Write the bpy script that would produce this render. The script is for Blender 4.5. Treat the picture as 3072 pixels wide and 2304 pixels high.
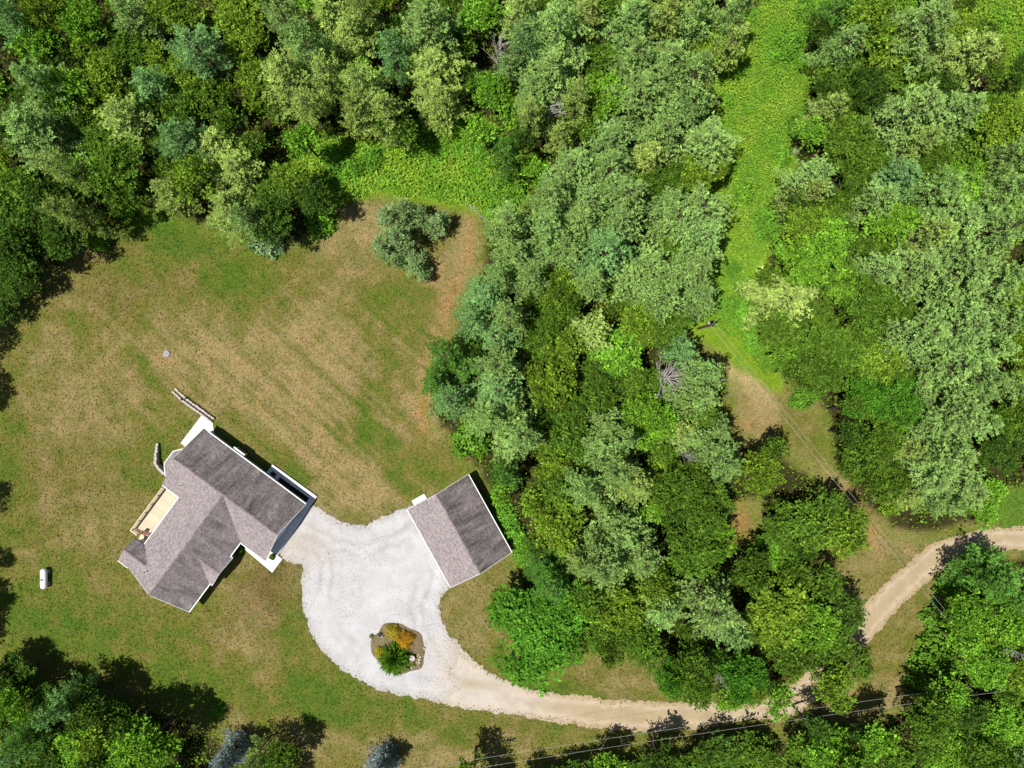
import bpy, bmesh, math, random
import numpy as np
from mathutils import Vector, Matrix

# ------------------------------------------------------------------ camera, sky, sun, exposure
for o in list(bpy.data.objects): bpy.data.objects.remove(o)
scene = bpy.context.scene
COL = scene.collection
CAM_H = 104.0            # flying height in metres
PPM = 20.48              # photograph pixels per metre on the ground
cam_data = bpy.data.cameras.new('camera')
cam = bpy.data.objects.new('camera', cam_data); COL.objects.link(cam)
cam.location = (0, 0, CAM_H); cam.rotation_euler = (0, 0, 0)
cam_data.sensor_width = 36.0; cam_data.lens = 36.0 * CAM_H / 150.0
cam_data.clip_start = 0.5; cam_data.clip_end = 6000
scene.camera = cam

SUN_EL = math.radians(69.5)
sx, sy = -0.95, -0.31
n_ = math.hypot(sx, sy); sx /= n_; sy /= n_
SUN = Vector((sx*math.cos(SUN_EL), sy*math.cos(SUN_EL), math.sin(SUN_EL)))
world = bpy.data.worlds.new('World'); scene.world = world; world.use_nodes = True
wn = world.node_tree.nodes; wl = world.node_tree.links
sky = wn.new('ShaderNodeTexSky'); sky.sky_type = 'NISHITA'; sky.sun_disc = False
sky.sun_elevation = SUN_EL; sky.sun_rotation = math.atan2(sx, sy)
wl.new(sky.outputs['Color'], wn['Background'].inputs['Color'])
wn['Background'].inputs['Strength'].default_value = 0.055
sun_data = bpy.data.lights.new('sun', 'SUN'); sun_data.energy = 5.0
sun_data.angle = math.radians(0.53); sun_data.color = (1.0, 0.96, 0.89)
sun = bpy.data.objects.new('sun', sun_data); COL.objects.link(sun)
sun.location = (-30, -15, 120)
sun.rotation_euler = SUN.to_track_quat('Z', 'Y').to_euler()
vs = scene.view_settings
vs.view_transform = 'Standard'; vs.look = 'None'; vs.gamma = 1.0; vs.exposure = 0.30
vs.use_curve_mapping = False
scene.render.engine = 'CYCLES'
scene.cycles.max_bounces = 3; scene.cycles.diffuse_bounces = 2
scene.cycles.transmission_bounces = 3; scene.cycles.glossy_bounces = 2

# ------------------------------------------------------------------ helpers
def W(px, py, h=0.0):
    """point at height h that the photograph shows at pixel px, py (3072 wide)"""
    k = (CAM_H - h) / CAM_H / PPM
    return np.array([(px-1536)*k, -(py-1152)*k, h])

def lin(c):
    c = np.asarray(c, float)/255.0
    return np.where(c <= 0.04045, c/12.92, ((c+0.055)/1.055)**2.4)

def alb(r, g, b, k=0.66):
    """base colour of a surface that shows as this sRGB value in full sun"""
    v = lin((r, g, b))*k
    return (float(v[0]), float(v[1]), float(v[2]), 1.0)

class Noise:
    def __init__(s, seed, n=256):
        s.t = np.random.RandomState(seed).rand(n, n); s.n = n
    def val(s, x, y):
        xi = np.floor(x).astype(int); yi = np.floor(y).astype(int)
        fx = x-xi; fy = y-yi; fx = fx*fx*(3-2*fx); fy = fy*fy*(3-2*fy)
        n = s.n; a = s.t[xi % n, yi % n]; b = s.t[(xi+1) % n, yi % n]
        c = s.t[xi % n, (yi+1) % n]; d = s.t[(xi+1) % n, (yi+1) % n]
        return (a*(1-fx)+b*fx)*(1-fy)+(c*(1-fx)+d*fx)*fy
    def fbm(s, x, y, o=4):
        v = 0; a = 0.5; t = 0
        for i in range(o):
            v = v+a*s.val(x*2**i+17.3*i, y*2**i+5.1*i); t += a; a *= 0.5
        return v/t
NZ = [Noise(i+3) for i in range(6)]

def mesh_obj(name, verts, faces, mat, parent=None, smooth=False, uvs=None):
    me = bpy.data.meshes.new(name)
    me.from_pydata([tuple(map(float, v)) for v in verts], [], [tuple(map(int, f)) for f in faces])
    if mat is not None: me.materials.append(mat)
    if uvs is not None:
        ul = me.uv_layers.new(name='UVMap')
        for i, uv in enumerate(uvs): ul.data[i].uv = uv
    if smooth:
        for p in me.polygons: p.use_smooth = True
    me.update()
    o = bpy.data.objects.new(name, me); COL.objects.link(o)
    if parent is not None: o.parent = parent
    return o

def quads_mesh(name, V, mat, tint=None):
    """V: (N,4,3) array of quads -> mesh with optional per quad colour attribute"""
    N = len(V); me = bpy.data.meshes.new(name)
    me.vertices.add(N*4); me.vertices.foreach_set('co', np.ascontiguousarray(V, dtype=np.float32).ravel())
    me.loops.add(N*4); me.loops.foreach_set('vertex_index', np.arange(N*4, dtype=np.int32))
    me.polygons.add(N); me.polygons.foreach_set('loop_start', np.arange(0, N*4, 4, dtype=np.int32))
    me.polygons.foreach_set('loop_total', np.full(N, 4, dtype=np.int32))
    me.update(calc_edges=True)
    if tint is not None:
        a = me.color_attributes.new('tint', 'FLOAT_COLOR', 'POINT')
        c = np.ones((N, 4, 4), np.float32); c[:, :, :3] = np.asarray(tint, np.float32)[:, None, :]
        a.data.foreach_set('color', c.ravel())
    me.materials.append(mat); return me

def link(name, me, parent=None):
    o = bpy.data.objects.new(name, me); COL.objects.link(o)
    if parent is not None: o.parent = parent
    return o

def empty(name, loc=(0, 0, 0), rz=0.0):
    o = bpy.data.objects.new(name, None); COL.objects.link(o)
    o.empty_display_size = 0.3
    o.location = tuple(map(float, loc)); o.rotation_euler = (0, 0, rz); return o

def tag(o, label=None, cat=None, group=None, kind=None):
    if label: o['label'] = label
    if cat: o['category'] = cat
    if group: o['group'] = group
    if kind: o['kind'] = kind
    return o

class MB:
    def __init__(s): s.v = []; s.f = []
    def add(s, v, f):
        n = len(s.v); s.v += [tuple(map(float, p)) for p in v]; s.f += [tuple(i+n for i in q) for q in f]
        return s
    def box(s, x0, x1, y0, y1, z0, z1):
        return s.add([(x0,y0,z0),(x1,y0,z0),(x1,y1,z0),(x0,y1,z0),(x0,y0,z1),(x1,y0,z1),(x1,y1,z1),(x0,y1,z1)],
                     [(3,2,1,0),(4,5,6,7),(0,1,5,4),(1,2,6,5),(2,3,7,6),(3,0,4,7)])
    def prism(s, poly, z0, z1):
        n = len(poly)
        a = sum(poly[i][0]*poly[(i+1)%n][1]-poly[(i+1)%n][0]*poly[i][1] for i in range(n))
        if a < 0: poly = poly[::-1]
        v = [(p[0],p[1],z0) for p in poly]+[(p[0],p[1],z1) for p in poly]
        f = [tuple(range(n-1,-1,-1)), tuple(range(n,2*n))]+[(i,(i+1)%n,n+(i+1)%n,n+i) for i in range(n)]
        return s.add(v, f)
    def tube(s, pts, rad, n=8, cap=True):
        pts = [Vector(p) for p in pts]; V = []; F = []
        if not hasattr(rad, '__len__'): rad = [rad]*len(pts)
        for i, p in enumerate(pts):
            d = (pts[min(i+1, len(pts)-1)]-pts[max(i-1, 0)]).normalized()
            a = d.cross(Vector((0.31, 0.17, 0.93)) if abs(d.z) < 0.9 else Vector((1, 0.1, 0))).normalized(); b = d.cross(a)
            for k in range(n):
                t = 2*math.pi*k/n; V.append(p+(a*math.cos(t)+b*math.sin(t))*rad[i])
        for i in range(len(pts)-1):
            for k in range(n):
                F.append((i*n+k, i*n+(k+1)%n, (i+1)*n+(k+1)%n, (i+1)*n+k))
        if cap: F.append(tuple(range(n-1,-1,-1))); F.append(tuple((len(pts)-1)*n+k for k in range(n)))
        return s.add(V, F)
    def lathe(s, prof, c=(0,0,0), n=20):
        V = []; F = []
        for r, z in prof:
            for k in range(n):
                t = 2*math.pi*k/n; V.append((c[0]+r*math.cos(t), c[1]+r*math.sin(t), c[2]+z))
        for i in range(len(prof)-1):
            for k in range(n): F.append((i*n+k, i*n+(k+1)%n, (i+1)*n+(k+1)%n, (i+1)*n+k))
        F.append(tuple(range(n-1,-1,-1))); F.append(tuple((len(prof)-1)*n+k for k in range(n)))
        return s.add(V, F)
    def build(s, name, mat, parent=None, smooth=False, bevel=0.0):
        o = mesh_obj(name, s.v, s.f, mat, parent, smooth)
        if bevel:
            m = o.modifiers.new('bevel', 'BEVEL'); m.width = bevel; m.segments = 2
        return o

# ------------------------------------------------------------------ materials
def new_mat(name):
    m = bpy.data.materials.new(name); m.use_nodes = True
    nt = m.node_tree; nt.nodes.clear()
    out = nt.nodes.new('ShaderNodeOutputMaterial')
    return m, nt, out

def nd(nt, t, **kw):
    n = nt.nodes.new(t)
    for k, v in kw.items():
        if hasattr(n, k): setattr(n, k, v)
        else: n.inputs[k].default_value = v
    return n

def ramp(nt, src, stops):
    r = nt.nodes.new('ShaderNodeValToRGB'); e = r.color_ramp.elements
    e[0].position, e[0].color = stops[0]; e[1].position, e[1].color = stops[-1]
    for p, c in stops[1:-1]:
        x = e.new(p); x.color = c
    nt.links.new(src, r.inputs[0]); return r.outputs[0]

def g3(v): return (v, v, v, 1)

def mixc(nt, a, b, fac, mode='MIX'):
    m = nt.nodes.new('ShaderNodeMix'); m.data_type = 'RGBA'; m.blend_type = mode
    for s, k in ((fac, 0), (a, 6), (b, 7)):
        if hasattr(s, 'node'): nt.links.new(s, m.inputs[k])
        else: m.inputs[k].default_value = s
    return m.outputs[2]

def noise(nt, co, scale, detail=4, rough=0.6, dist=0.0):
    n = nd(nt, 'ShaderNodeTexNoise'); n.inputs['Scale'].default_value = scale
    n.inputs['Detail'].default_value = detail; n.inputs['Roughness'].default_value = rough
    n.inputs['Distortion'].default_value = dist
    nt.links.new(co, n.inputs['Vector']); return n.outputs['Fac']

def principled(nt, out, color, rough=0.8, bump=None, bstr=0.3, bdist=0.05, spec=0.3, metal=0.0):
    p = nt.nodes.new('ShaderNodeBsdfPrincipled')
    if hasattr(color, 'node'): nt.links.new(color, p.inputs['Base Color'])
    else: p.inputs['Base Color'].default_value = color
    p.inputs['Roughness'].default_value = rough; p.inputs['Metallic'].default_value = metal
    p.inputs['Specular IOR Level'].default_value = spec
    if bump is not None:
        b = nt.nodes.new('ShaderNodeBump'); b.inputs['Strength'].default_value = bstr
        b.inputs['Distance'].default_value = bdist
        nt.links.new(bump, b.inputs['Height']); nt.links.new(b.outputs[0], p.inputs['Normal'])
    nt.links.new(p.outputs[0], out.inputs[0]); return p

def obj_co(nt): return nt.nodes.new('ShaderNodeTexCoord').outputs['Object']

def simple_mat(name, col, rough=0.7, var=0.25, scale=3.0, metal=0.0, spec=0.3, bstr=0.15):
    m, nt, out = new_mat(name); co = obj_co(nt)
    f = noise(nt, co, scale, 5, 0.65)
    v = ramp(nt, f, [(0.3, g3(1-var)), (0.7, g3(1+var*0.4))])
    principled(nt, out, mixc(nt, col, v, 1.0, 'MULTIPLY'), rough, f, bstr, 0.03, spec, metal); return m

def leaf_mat(name, use_obj=True, trans=0.2):
    m, nt, out = new_mat(name)
    at = nd(nt, 'ShaderNodeVertexColor'); at.layer_name = 'tint'
    col = at.outputs['Color']
    if use_obj:
        oi = nt.nodes.new('ShaderNodeObjectInfo')
        col = mixc(nt, oi.outputs['Color'], col, 1.0, 'MULTIPLY')
    d = nt.nodes.new('ShaderNodeBsdfDiffuse'); t = nt.nodes.new('ShaderNodeBsdfTranslucent')
    nt.links.new(col, d.inputs[0])
    tc = mixc(nt, col, (1.0, 1.12, 0.62, 1), 1.0, 'MULTIPLY'); nt.links.new(tc, t.inputs[0])
    mx = nt.nodes.new('ShaderNodeMixShader'); mx.inputs[0].default_value = trans
    nt.links.new(d.outputs[0], mx.inputs[1]); nt.links.new(t.outputs[0], mx.inputs[2])
    nt.links.new(mx.outputs[0], out.inputs[0]); return m

M = {}
M['leaf'] = leaf_mat('foliage'); M['weed'] = leaf_mat('weeds', False, 0.15)
M['bark'] = simple_mat('bark', alb(105, 90, 75), 0.9, 0.4, 6)
M['deadwood'] = simple_mat('dead_wood', alb(186, 180, 172), 0.85, 0.25, 5)
M['siding'] = simple_mat('white_siding', (0.72, 0.73, 0.75, 1), 0.6, 0.06, 1.5)
M['trim'] = simple_mat('white_trim', (0.82, 0.82, 0.82, 1), 0.45, 0.05, 2)
M['glass'] = simple_mat('window_glass', (0.02, 0.025, 0.03, 1), 0.08, 0.1, 1, 0.0, 0.7, 0.0)
M['concrete'] = simple_mat('pale_concrete', (0.74, 0.73, 0.72, 1), 0.85, 0.10, 2.2)
M['stone'] = simple_mat('wall_stone', alb(220, 208, 202), 0.9, 0.35, 4)
M['rock'] = simple_mat('pale_rock', alb(225, 212, 185), 0.9, 0.25, 6)
M['mulch'] = simple_mat('dark_mulch', (0.018, 0.014, 0.012, 1), 0.95, 0.4, 12)
M['soil'] = simple_mat('bed_soil', alb(146, 130, 96), 0.95, 0.62, 4.5)
M['tankpaint'] = simple_mat('tank_paint', (0.80, 0.82, 0.83, 1), 0.35, 0.05, 3, 0, 0.5)
M['steel'] = simple_mat('grey_steel', (0.25, 0.26, 0.27, 1), 0.45, 0.2, 8, 0.4)
M['pole'] = simple_mat('weathered_pole', alb(112, 98, 84), 0.9, 0.4, 5)
M['wire'] = simple_mat('wire', (0.5, 0.5, 0.46, 1), 0.6, 0.1, 2)
M['ceramic'] = simple_mat('insulator', (0.28, 0.29, 0.29, 1), 0.3, 0.1, 5)
M['dark'] = simple_mat('dark_iron', (0.03, 0.028, 0.027, 1), 0.6, 0.3, 8)

def deck_mat():
    m, nt, out = new_mat('deck_pine'); co = obj_co(nt)
    mp = nd(nt, 'ShaderNodeMapping'); mp.inputs['Scale'].default_value = (1.5, 14, 6); nt.links.new(co, mp.inputs[0])
    f = noise(nt, mp.outputs[0], 1.0, 5)
    oi = nt.nodes.new('ShaderNodeObjectInfo')
    c = ramp(nt, f, [(0.25, alb(222, 198, 164, .74)), (0.75, alb(244, 226, 200, .74))])
    v = ramp(nt, oi.outputs['Random'], [(0, g3(0.88)), (1, g3(1.06))])
    principled(nt, out, mixc(nt, c, v, 1.0, 'MULTIPLY'), 0.7, f, 0.1, 0.01); return m
M['deck'] = deck_mat()

def roof_mat():
    m, nt, out = new_mat('asphalt_shingles')
    uv = nt.nodes.new('ShaderNodeUVMap').outputs[0]
    at = nd(nt, 'ShaderNodeAttribute'); at.attribute_name = 'stain_shade'
    # shingle tabs: 0.33 m wide and 0.145 m exposed
    br = nt.nodes.new('ShaderNodeTexBrick'); br.offset = 0.5
    br.inputs['Scale'].default_value = 1.0; br.inputs['Brick Width'].default_value = 0.33
    br.inputs['Row Height'].default_value = 0.145; br.inputs['Mortar Size'].default_value = 0.008
    br.inputs['Color1'].default_value = g3(0.0); br.inputs['Color2'].default_value = g3(1.0); br.inputs['Mortar'].default_value = g3(0.2)
    br.inputs['Bias'].default_value = 0.0
    nt.links.new(uv, br.inputs['Vector'])
    tab = ramp(nt, br.outputs['Color'], [(0.0, alb(148, 139, 140)), (0.5, alb(178, 167, 167)), (1.0, alb(196, 186, 184))])
    sp = noise(nt, uv, 9.0, 6, 0.9)
    spv = ramp(nt, sp, [(0.36, g3(0.40)), (0.48, g3(0.92)), (0.62, g3(1.25))])
    col = mixc(nt, tab, spv, 0.85, 'MULTIPLY')
    bl = noise(nt, uv, 0.35, 3)
    col = mixc(nt, col, ramp(nt, bl, [(0.3, (0.92, 0.91, 0.93, 1)), (0.7, (1.06, 1.04, 1.04, 1))]), 1.0, 'MULTIPLY')
    # algae streaks down the slope, plus shade painted on slopes away from the sun
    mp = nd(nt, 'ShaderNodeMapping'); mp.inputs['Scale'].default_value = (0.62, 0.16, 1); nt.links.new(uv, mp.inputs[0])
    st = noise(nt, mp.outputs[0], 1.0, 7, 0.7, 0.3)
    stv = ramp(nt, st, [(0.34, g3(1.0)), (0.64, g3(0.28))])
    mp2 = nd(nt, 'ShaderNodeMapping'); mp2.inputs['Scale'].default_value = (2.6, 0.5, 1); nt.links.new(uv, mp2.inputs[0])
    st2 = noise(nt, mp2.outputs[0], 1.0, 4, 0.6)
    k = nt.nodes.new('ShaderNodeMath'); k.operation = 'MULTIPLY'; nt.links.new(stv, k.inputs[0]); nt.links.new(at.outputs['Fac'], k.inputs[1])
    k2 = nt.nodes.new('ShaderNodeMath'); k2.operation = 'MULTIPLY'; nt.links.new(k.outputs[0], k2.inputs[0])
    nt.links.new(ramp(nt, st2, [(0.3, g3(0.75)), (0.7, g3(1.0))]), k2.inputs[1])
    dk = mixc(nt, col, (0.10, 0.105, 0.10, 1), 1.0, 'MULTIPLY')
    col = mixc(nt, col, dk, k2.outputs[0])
    principled(nt, out, col, 0.92, br.outputs['Fac'], 0.4, -0.01, 0.2); return m
M['roof'] = roof_mat()

def ground_mat():
    m, nt, out = new_mat('ground_cover')
    at = nd(nt, 'ShaderNodeVertexColor'); at.layer_name = 'base'
    co = obj_co(nt)
    f1 = noise(nt, co, 2.6, 6, 0.72); f2 = noise(nt, co, 0.55, 5, 0.65, 0.6); f3 = noise(nt, co, 9.0, 3, 0.7)
    c = mixc(nt, at.outputs['Color'], ramp(nt, f1, [(0.32, (0.66, 0.71, 0.66, 1)), (0.5, g3(0.98)), (0.68, (1.32, 1.26, 1.24, 1))]), 1.0, 'MULTIPLY')
    c = mixc(nt, c, ramp(nt, f2, [(0.33, (0.80, 0.92, 0.78, 1)), (0.66, (1.14, 1.05, 1.10, 1))]), 1.0, 'MULTIPLY')
    c = mixc(nt, c, ramp(nt, f3, [(0.36, g3(0.74)), (0.64, g3(1.2))]), 1.0, 'MULTIPLY')
    principled(nt, out, c, 1.0, f1, 0.5, 0.12, 0.05); return m
M['ground'] = ground_mat()

def gravel_mat():
    m, nt, out = new_mat('white_gravel'); co = obj_co(nt)
    at = nd(nt, 'ShaderNodeVertexColor'); at.layer_name = 'base'
    f1 = noise(nt, co, 0.5, 5, 0.6, 0.5); f2 = noise(nt, co, 3.6, 5, 0.85); f3 = noise(nt, co, 16.0, 2, 0.7)
    c = at.outputs['Color']
    c = mixc(nt, c, ramp(nt, f1, [(0.35, g3(0.90)), (0.65, g3(1.05))]), 1.0, 'MULTIPLY')
    spk = ramp(nt, f2, [(0.36, g3(0.42)), (0.455, g3(1.0)), (0.7, g3(1.05))])
    am = nd(nt, 'ShaderNodeAttribute'); am.attribute_name = 'speck'
    c2 = mixc(nt, c, spk, 1.0, 'MULTIPLY'); c = mixc(nt, c, c2, am.outputs['Fac'])
    c = mixc(nt, c, ramp(nt, f3, [(0.3, g3(0.86)), (0.7, g3(1.08))]), 1.0, 'MULTIPLY')
    principled(nt, out, c, 0.95, f3, 0.35, 0.03, 0.15); return m
M['gravel'] = gravel_mat()

# ------------------------------------------------------------------ areas of the place, traced in photograph pixels
D2 = 3072/2212.0
def PD(pts): return np.array([W(x*D2, y*D2)[:2] for x, y in pts])
def PC(ox, oy, pts, s=0.46293): return np.array([W(ox+x*s, oy+y*s)[:2] for x, y in pts])

def sdf(P, X, Y):
    """signed distance, positive inside"""
    n = len(P); d = np.full(X.shape, 1e9); ins = np.zeros(X.shape, bool)
    for i in range(n):
        x0, y0 = P[i]; x1, y1 = P[(i+1) % n]; ex, ey = x1-x0, y1-y0
        t = np.clip(((X-x0)*ex+(Y-y0)*ey)/(ex*ex+ey*ey+1e-12), 0, 1)
        d = np.minimum(d, np.hypot(X-x0-t*ex, Y-y0-t*ey))
        c = (y0 > Y) != (y1 > Y)
        with np.errstate(divide='ignore', invalid='ignore'):
            xx = ex*(Y-y0)/(ey if abs(ey) > 1e-12 else 1e-12)+x0
        ins ^= c & (X < xx)
    return np.where(ins, d, -d)

LAWN = PD([(-260,700),(20,690),(70,640),(95,590),(130,560),(190,515),(250,478),(310,458),(370,470),(440,490),(520,515),(580,535),(650,520),(700,490),(725,450),(735,432),(800,418),(880,422),(960,435),(1030,450),(1045,480),(1045,560),(1015,640),(990,700),(960,760),(930,830),(925,880),(945,930),(985,950),(1000,990),(1030,1020),(1112,1180),(1112,1205),(1120,1290),(1130,1360),(1200,1400),(1260,1410),(1300,1385),(1400,1420),(1450,1480),(1480,1515),(1600,1545),(1720,1520),(1720,1590),(1500,1620),(1250,1650),(1050,1720),(800,1760),(640,1690),(480,1600),(400,1550),(300,1520),(200,1510),(100,1480),(20,1430),(-260,1390)])
CLEAR = PD([(1480,700),(1520,690),(1600,730),(1680,790),(1720,830),(1790,900),(1790,940),(1800,1010),(1860,1090),(1930,1150),(2050,1160),(2212,1130),(2500,1130),(2500,1200),(2212,1200),(2070,1200),(2055,1240),(2030,1290),(2010,1380),(1970,1470),(1960,1530),(1890,1570),(1690,1590),(1690,1530),(1720,1480),(1860,1460),(1860,1400),(1830,1330),(1790,1250),(1750,1200),(1780,1170),(1860,1150),(1830,1090),(1740,1010),(1670,980),(1590,950),(1570,870),(1580,800),(1530,760),(1490,740)])
SOILP = PD([(1565,1085),(1640,1085),(1650,1165),(1575,1165)])
STRIP = np.vstack([PC(2048,0,[(620,-200),(560,0),(440,180),(390,250),(180,560),(200,800),(290,900),(280,1100),(220,1250),(200,1640)]), PC(2048,768,[(140,200),(150,400),(10,400),(20,450),(200,560),(620,860),(640,760),(500,560),(440,350),(500,150),(530,0)]), PC(2048,0,[(560,1600),(500,1300),(640,1220),(710,1100),(700,900),(760,600),(800,450),(850,150),(900,0),(900,-200)])])
WEEDS = PC(1024,0,[(-350,1240),(-200,1290),(0,1290),(230,1245),(450,1270),(800,1330),(980,1400),(1190,1290),(1260,1080),(1000,850),(860,760),(740,720),(560,820),(350,880),(150,960),(-60,880),(-250,900),(-300,1040)])
GREENR = PD([(2135,1075),(2212,1050),(2500,1030),(2500,1135),(2160,1145)])
WEEDR = PC(2048,0,[(1850,-200),(1900,40),(1800,120),(1900,200),(2120,230),(2140,560),(2000,620),(2100,860),(2600,900),(2600,-200)])
GRAVEL = np.vstack([PD([(640,1090),(690,1098),(735,1128),(785,1136),(830,1117),(862,1100),(895,1092),(930,1105),(975,1255),(958,1285)]), PC(860,1780,[(1690,130),(1720,310),(1830,500),(1900,600),(1890,760),(1840,860),(1950,960),(1900,1080),(1750,1190),(1450,1150),(1200,1125),(1000,1060),(800,960),(600,840),(420,660),(290,500),(230,340),(170,150),(150,0)],.2712), PD([(655,1225),(625,1212),(590,1190),(600,1120)])])
ROAD = np.vstack([PC(860,1780,[(1830,500),(1960,660),(2100,790)],.2712), PC(1024,1536,[(750,890),(860,990),(1020,1080),(1180,1150),(1400,1185),(1700,1215),(2000,1240),(2150,1245),(2400,1240)]), PC(2048,1536,[(250,1280),(420,1260),(600,1200),(780,1080),(950,900),(1070,780),(1130,720),(1170,620),(1290,500),(1450,350),(1600,220),(1720,180),(1820,150),(1950,110),(2212,105),(2700,120),(2700,240),(2212,235),(1960,240),(1800,280),(1730,330),(1620,400),(1520,490),(1400,610),(1320,700),(1240,800),(1100,960),(930,1150),(760,1290),(600,1340),(430,1335),(200,1385),(0,1405)]), PC(1024,1536,[(2000,1412),(1700,1395),(1400,1350),(1100,1300),(800,1260),(560,1210),(600,1120),(700,1000)])])

# ------------------------------------------------------------------ ground
def axis(lo, hi, step):
    a = list(np.arange(lo, hi+1e-6, step)); s = step*3
    while a[-1] < 2600: a.append(a[-1]+s); s *= 1.35
    s = step*3
    while a[0] > -2600: a.insert(0, a[0]-s); s *= 1.35
    return np.array(a)
gx = axis(-82, 82, 0.4); gy = axis(-63, 63, 0.4)
GX, GY = np.meshgrid(gx, gy, indexing='ij')

def sm(x, a, b):
    t = np.clip((x-a)/(b-a), 0, 1); return t*t*(3-2*t)

C = lambda r, g, b: np.array(alb(r, g, b)[:3])
def ground_colour(X, Y):
    px = X*PPM+1536; py = 1152-Y*PPM; dx = px/D2; dy = py/D2           # photograph position
    w1 = (NZ[0].fbm(X*.25, Y*.25)-.5); w2 = (NZ[1].fbm(X*.25+9, Y*.25)-.5)
    wx = dx+w1*110; wy = dy+w2*110
    dry = 0.50+0.30*(NZ[2].fbm(X*.14, Y*.14)-.5)+0.70*(NZ[3].fbm(X*.6, Y*.6)-.5)+.25*(NZ[5].fbm(X*1.7, Y*1.7)-.5)
    def blob(cx, cy, rx, ry, ang=0):
        a = math.radians(ang); u = (wx-cx)*math.cos(a)+(wy-cy)*math.sin(a); v = -(wx-cx)*math.sin(a)+(wy-cy)*math.cos(a)
        return np.exp(-((u/rx)**2+(v/ry)**2))
    for b, k in [((620,910,260,95,43),.42),((430,760,170,60,20),.30),((230,860,130,80,0),.32),((140,700,80,150,0),.18),((200,1080,150,120,0),.18),
                 ((720,620,150,120,0),.30),((690,760,120,60,45),.22),((960,720,50,190,12),.40),((1000,520,50,90,0),.50),((780,480,80,50,0),.45),((930,890,40,70,0),.6),
                 ((760,1080,90,50,30),.25),((560,1290,90,70,0),.30),((560,1460,70,80,0),.28),((1000,1330,45,90,-10),.25),((330,600,120,40,0),.15),
                 ((650,1600,300,40,5),.22),((1020,1620,200,40,0),.30),((1370,1480,80,25,0),.3),((1660,900,70,110,40),.32),((1600,800,100,45,40),.40),((1900,1200,120,60,-30),.28),((1850,1500,200,50,0),.2),((2000,1380,50,160,15),.25),((1830,1080,30,90,-35),.6),((330,1300,60,60,0),.12),
                 ((450,560,150,60,10),-.40),((560,640,130,50,0),-.28),((850,630,70,70,0),-.32),((780,900,35,80,25),-.50),((330,480,90,35,0),-.45),((700,545,120,35,0),-.22),
                 ((300,790,22,60,-40),-.5),((120,1350,170,60,0),-.42),((520,1490,330,55,8),-.25),((25,1000,40,300,0),-.28),((620,1350,35,110,-15),-.38),((540,980,110,40,40),-.1),((560,1020,120,25,38),-.35),((650,1050,70,25,36),-.4),
                 ((1200,1500,160,22,10),-.40),((830,1560,330,35,10),-.30),((430,930,60,50,0),-.2),((880,980,90,60,0),-.25),((310,880,70,60,20),-.08),((240,680,110,35,0),-.15),((1760,960,40,80,-40),-.18),((1700,940,30,60,0),-.1),((250,1420,120,50,0),-.2),((330,1010,60,60,0),-.2),((390,1340,90,40,0),-.2)]:
        dry = dry+k*blob(*b)
    # mowing and raking lines that run with the slope above the house
    q = (X*math.sin(math.radians(-42))-Y*math.cos(math.radians(-42))); r_ = (X*math.cos(math.radians(-42))-(-Y)*math.sin(math.radians(-42)))
    line = .5*(NZ[4].fbm(q*.9, r_*.05, 2)-.5)+.8*(NZ[4].fbm(q*2.3+40, r_*.05, 2)-.5)
    dry = dry+line*1.25*np.clip(blob(600,900,330,170,43)+.5*blob(850,760,150,200,60)+.12, 0, 1)
    q2 = X*math.sin(.35)+Y*math.cos(.35); dry = dry+(NZ[5].fbm(q2*1.0, (X-Y)*.05, 2)-.5)*0.35*blob(350,1420,400,180)
    dry = np.clip(dry, 0, 1)[..., None]
    stops = [(0.0, C(88,116,40)), (0.25, C(107,121,48)), (0.5, C(127,123,62)), (0.75, C(146,135,85)), (1.0, C(166,147,101))]
    col = np.zeros(X.shape+(3,))
    for (a, ca), (b, cb) in zip(stops[:-1], stops[1:]):
        t = np.clip((dry-a)/(b-a), 0, 1); col = np.where((dry >= a), ca*(1-t)+cb*t, col)
    # bare reddish soil
    soil = np.clip(1.2*blob(950,720,22,160,10)*NZ[2].fbm(X*.7,Y*.7)+blob(1020,520,18,70)*.7+blob(920,870,15,60)*.8+blob(860,500,20,40,0)*.5+blob(365,745,40,14,20)*.3+blob(195,535,18,8,-20)*1.1+blob(1610,1125,34,34)*1.2+blob(1600,930,25,20)*.5+blob(1850,1110,14,70,-35)*.9+blob(1715,215,11,11)*1.2+blob(1690,325,18,6)*1.2+blob(2205,1500,22,20)*1.3+blob(2110,1380,16,16)*.5+blob(1545,745,40,14,40)*.4, 0, 1)[..., None]
    soil = soil*.7; col = col*(1-soil)+C(184,134,88)*soil
    # pale worn strip of the clearing
    pale = np.clip(blob(1530,740,60,25,30)*.8+blob(1600,800,80,25,42)*.5, 0, 1)[..., None]
    col = col*(1-pale)+C(214,190,140)*pale
    # brown thatch
    br_ = np.clip(blob(590,1260,80,50)*.55+blob(545,1300,60,60)*.3+blob(280,620,120,50)*.25+blob(130,1050,140,120)*.15, 0, 1)[..., None]
    col = col*(1-br_)+C(112,96,58)*br_
    nz = (NZ[1].fbm(X*.5, Y*.5)-.5)*2.4
    op = np.maximum.reduce([sdf(LAWN, X, Y), sdf(CLEAR, X, Y), sdf(SOILP, X, Y), sdf(GREENR, X, Y), sdf(GRAVEL, X, Y)+1, sdf(ROAD, X, Y)+1.0])
    rim = np.clip(1-np.abs(op-.6)/1.4, 0, 1)[..., None]*.35
    col = col*(1-rim)+C(108,140,44)*rim
    fo = sm(-(op+nz*.5), 0.0, 1.2)[..., None]
    litter = C(66,64,36)*(0.7+.6*NZ[3].fbm(X*.8, Y*.8))[..., None]
    col = col*(1-fo)+litter*fo
    wd = np.maximum.reduce([sdf(STRIP, X, Y), sdf(WEEDS, X, Y), sdf(WEEDR, X, Y)])+nz*.4
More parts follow.
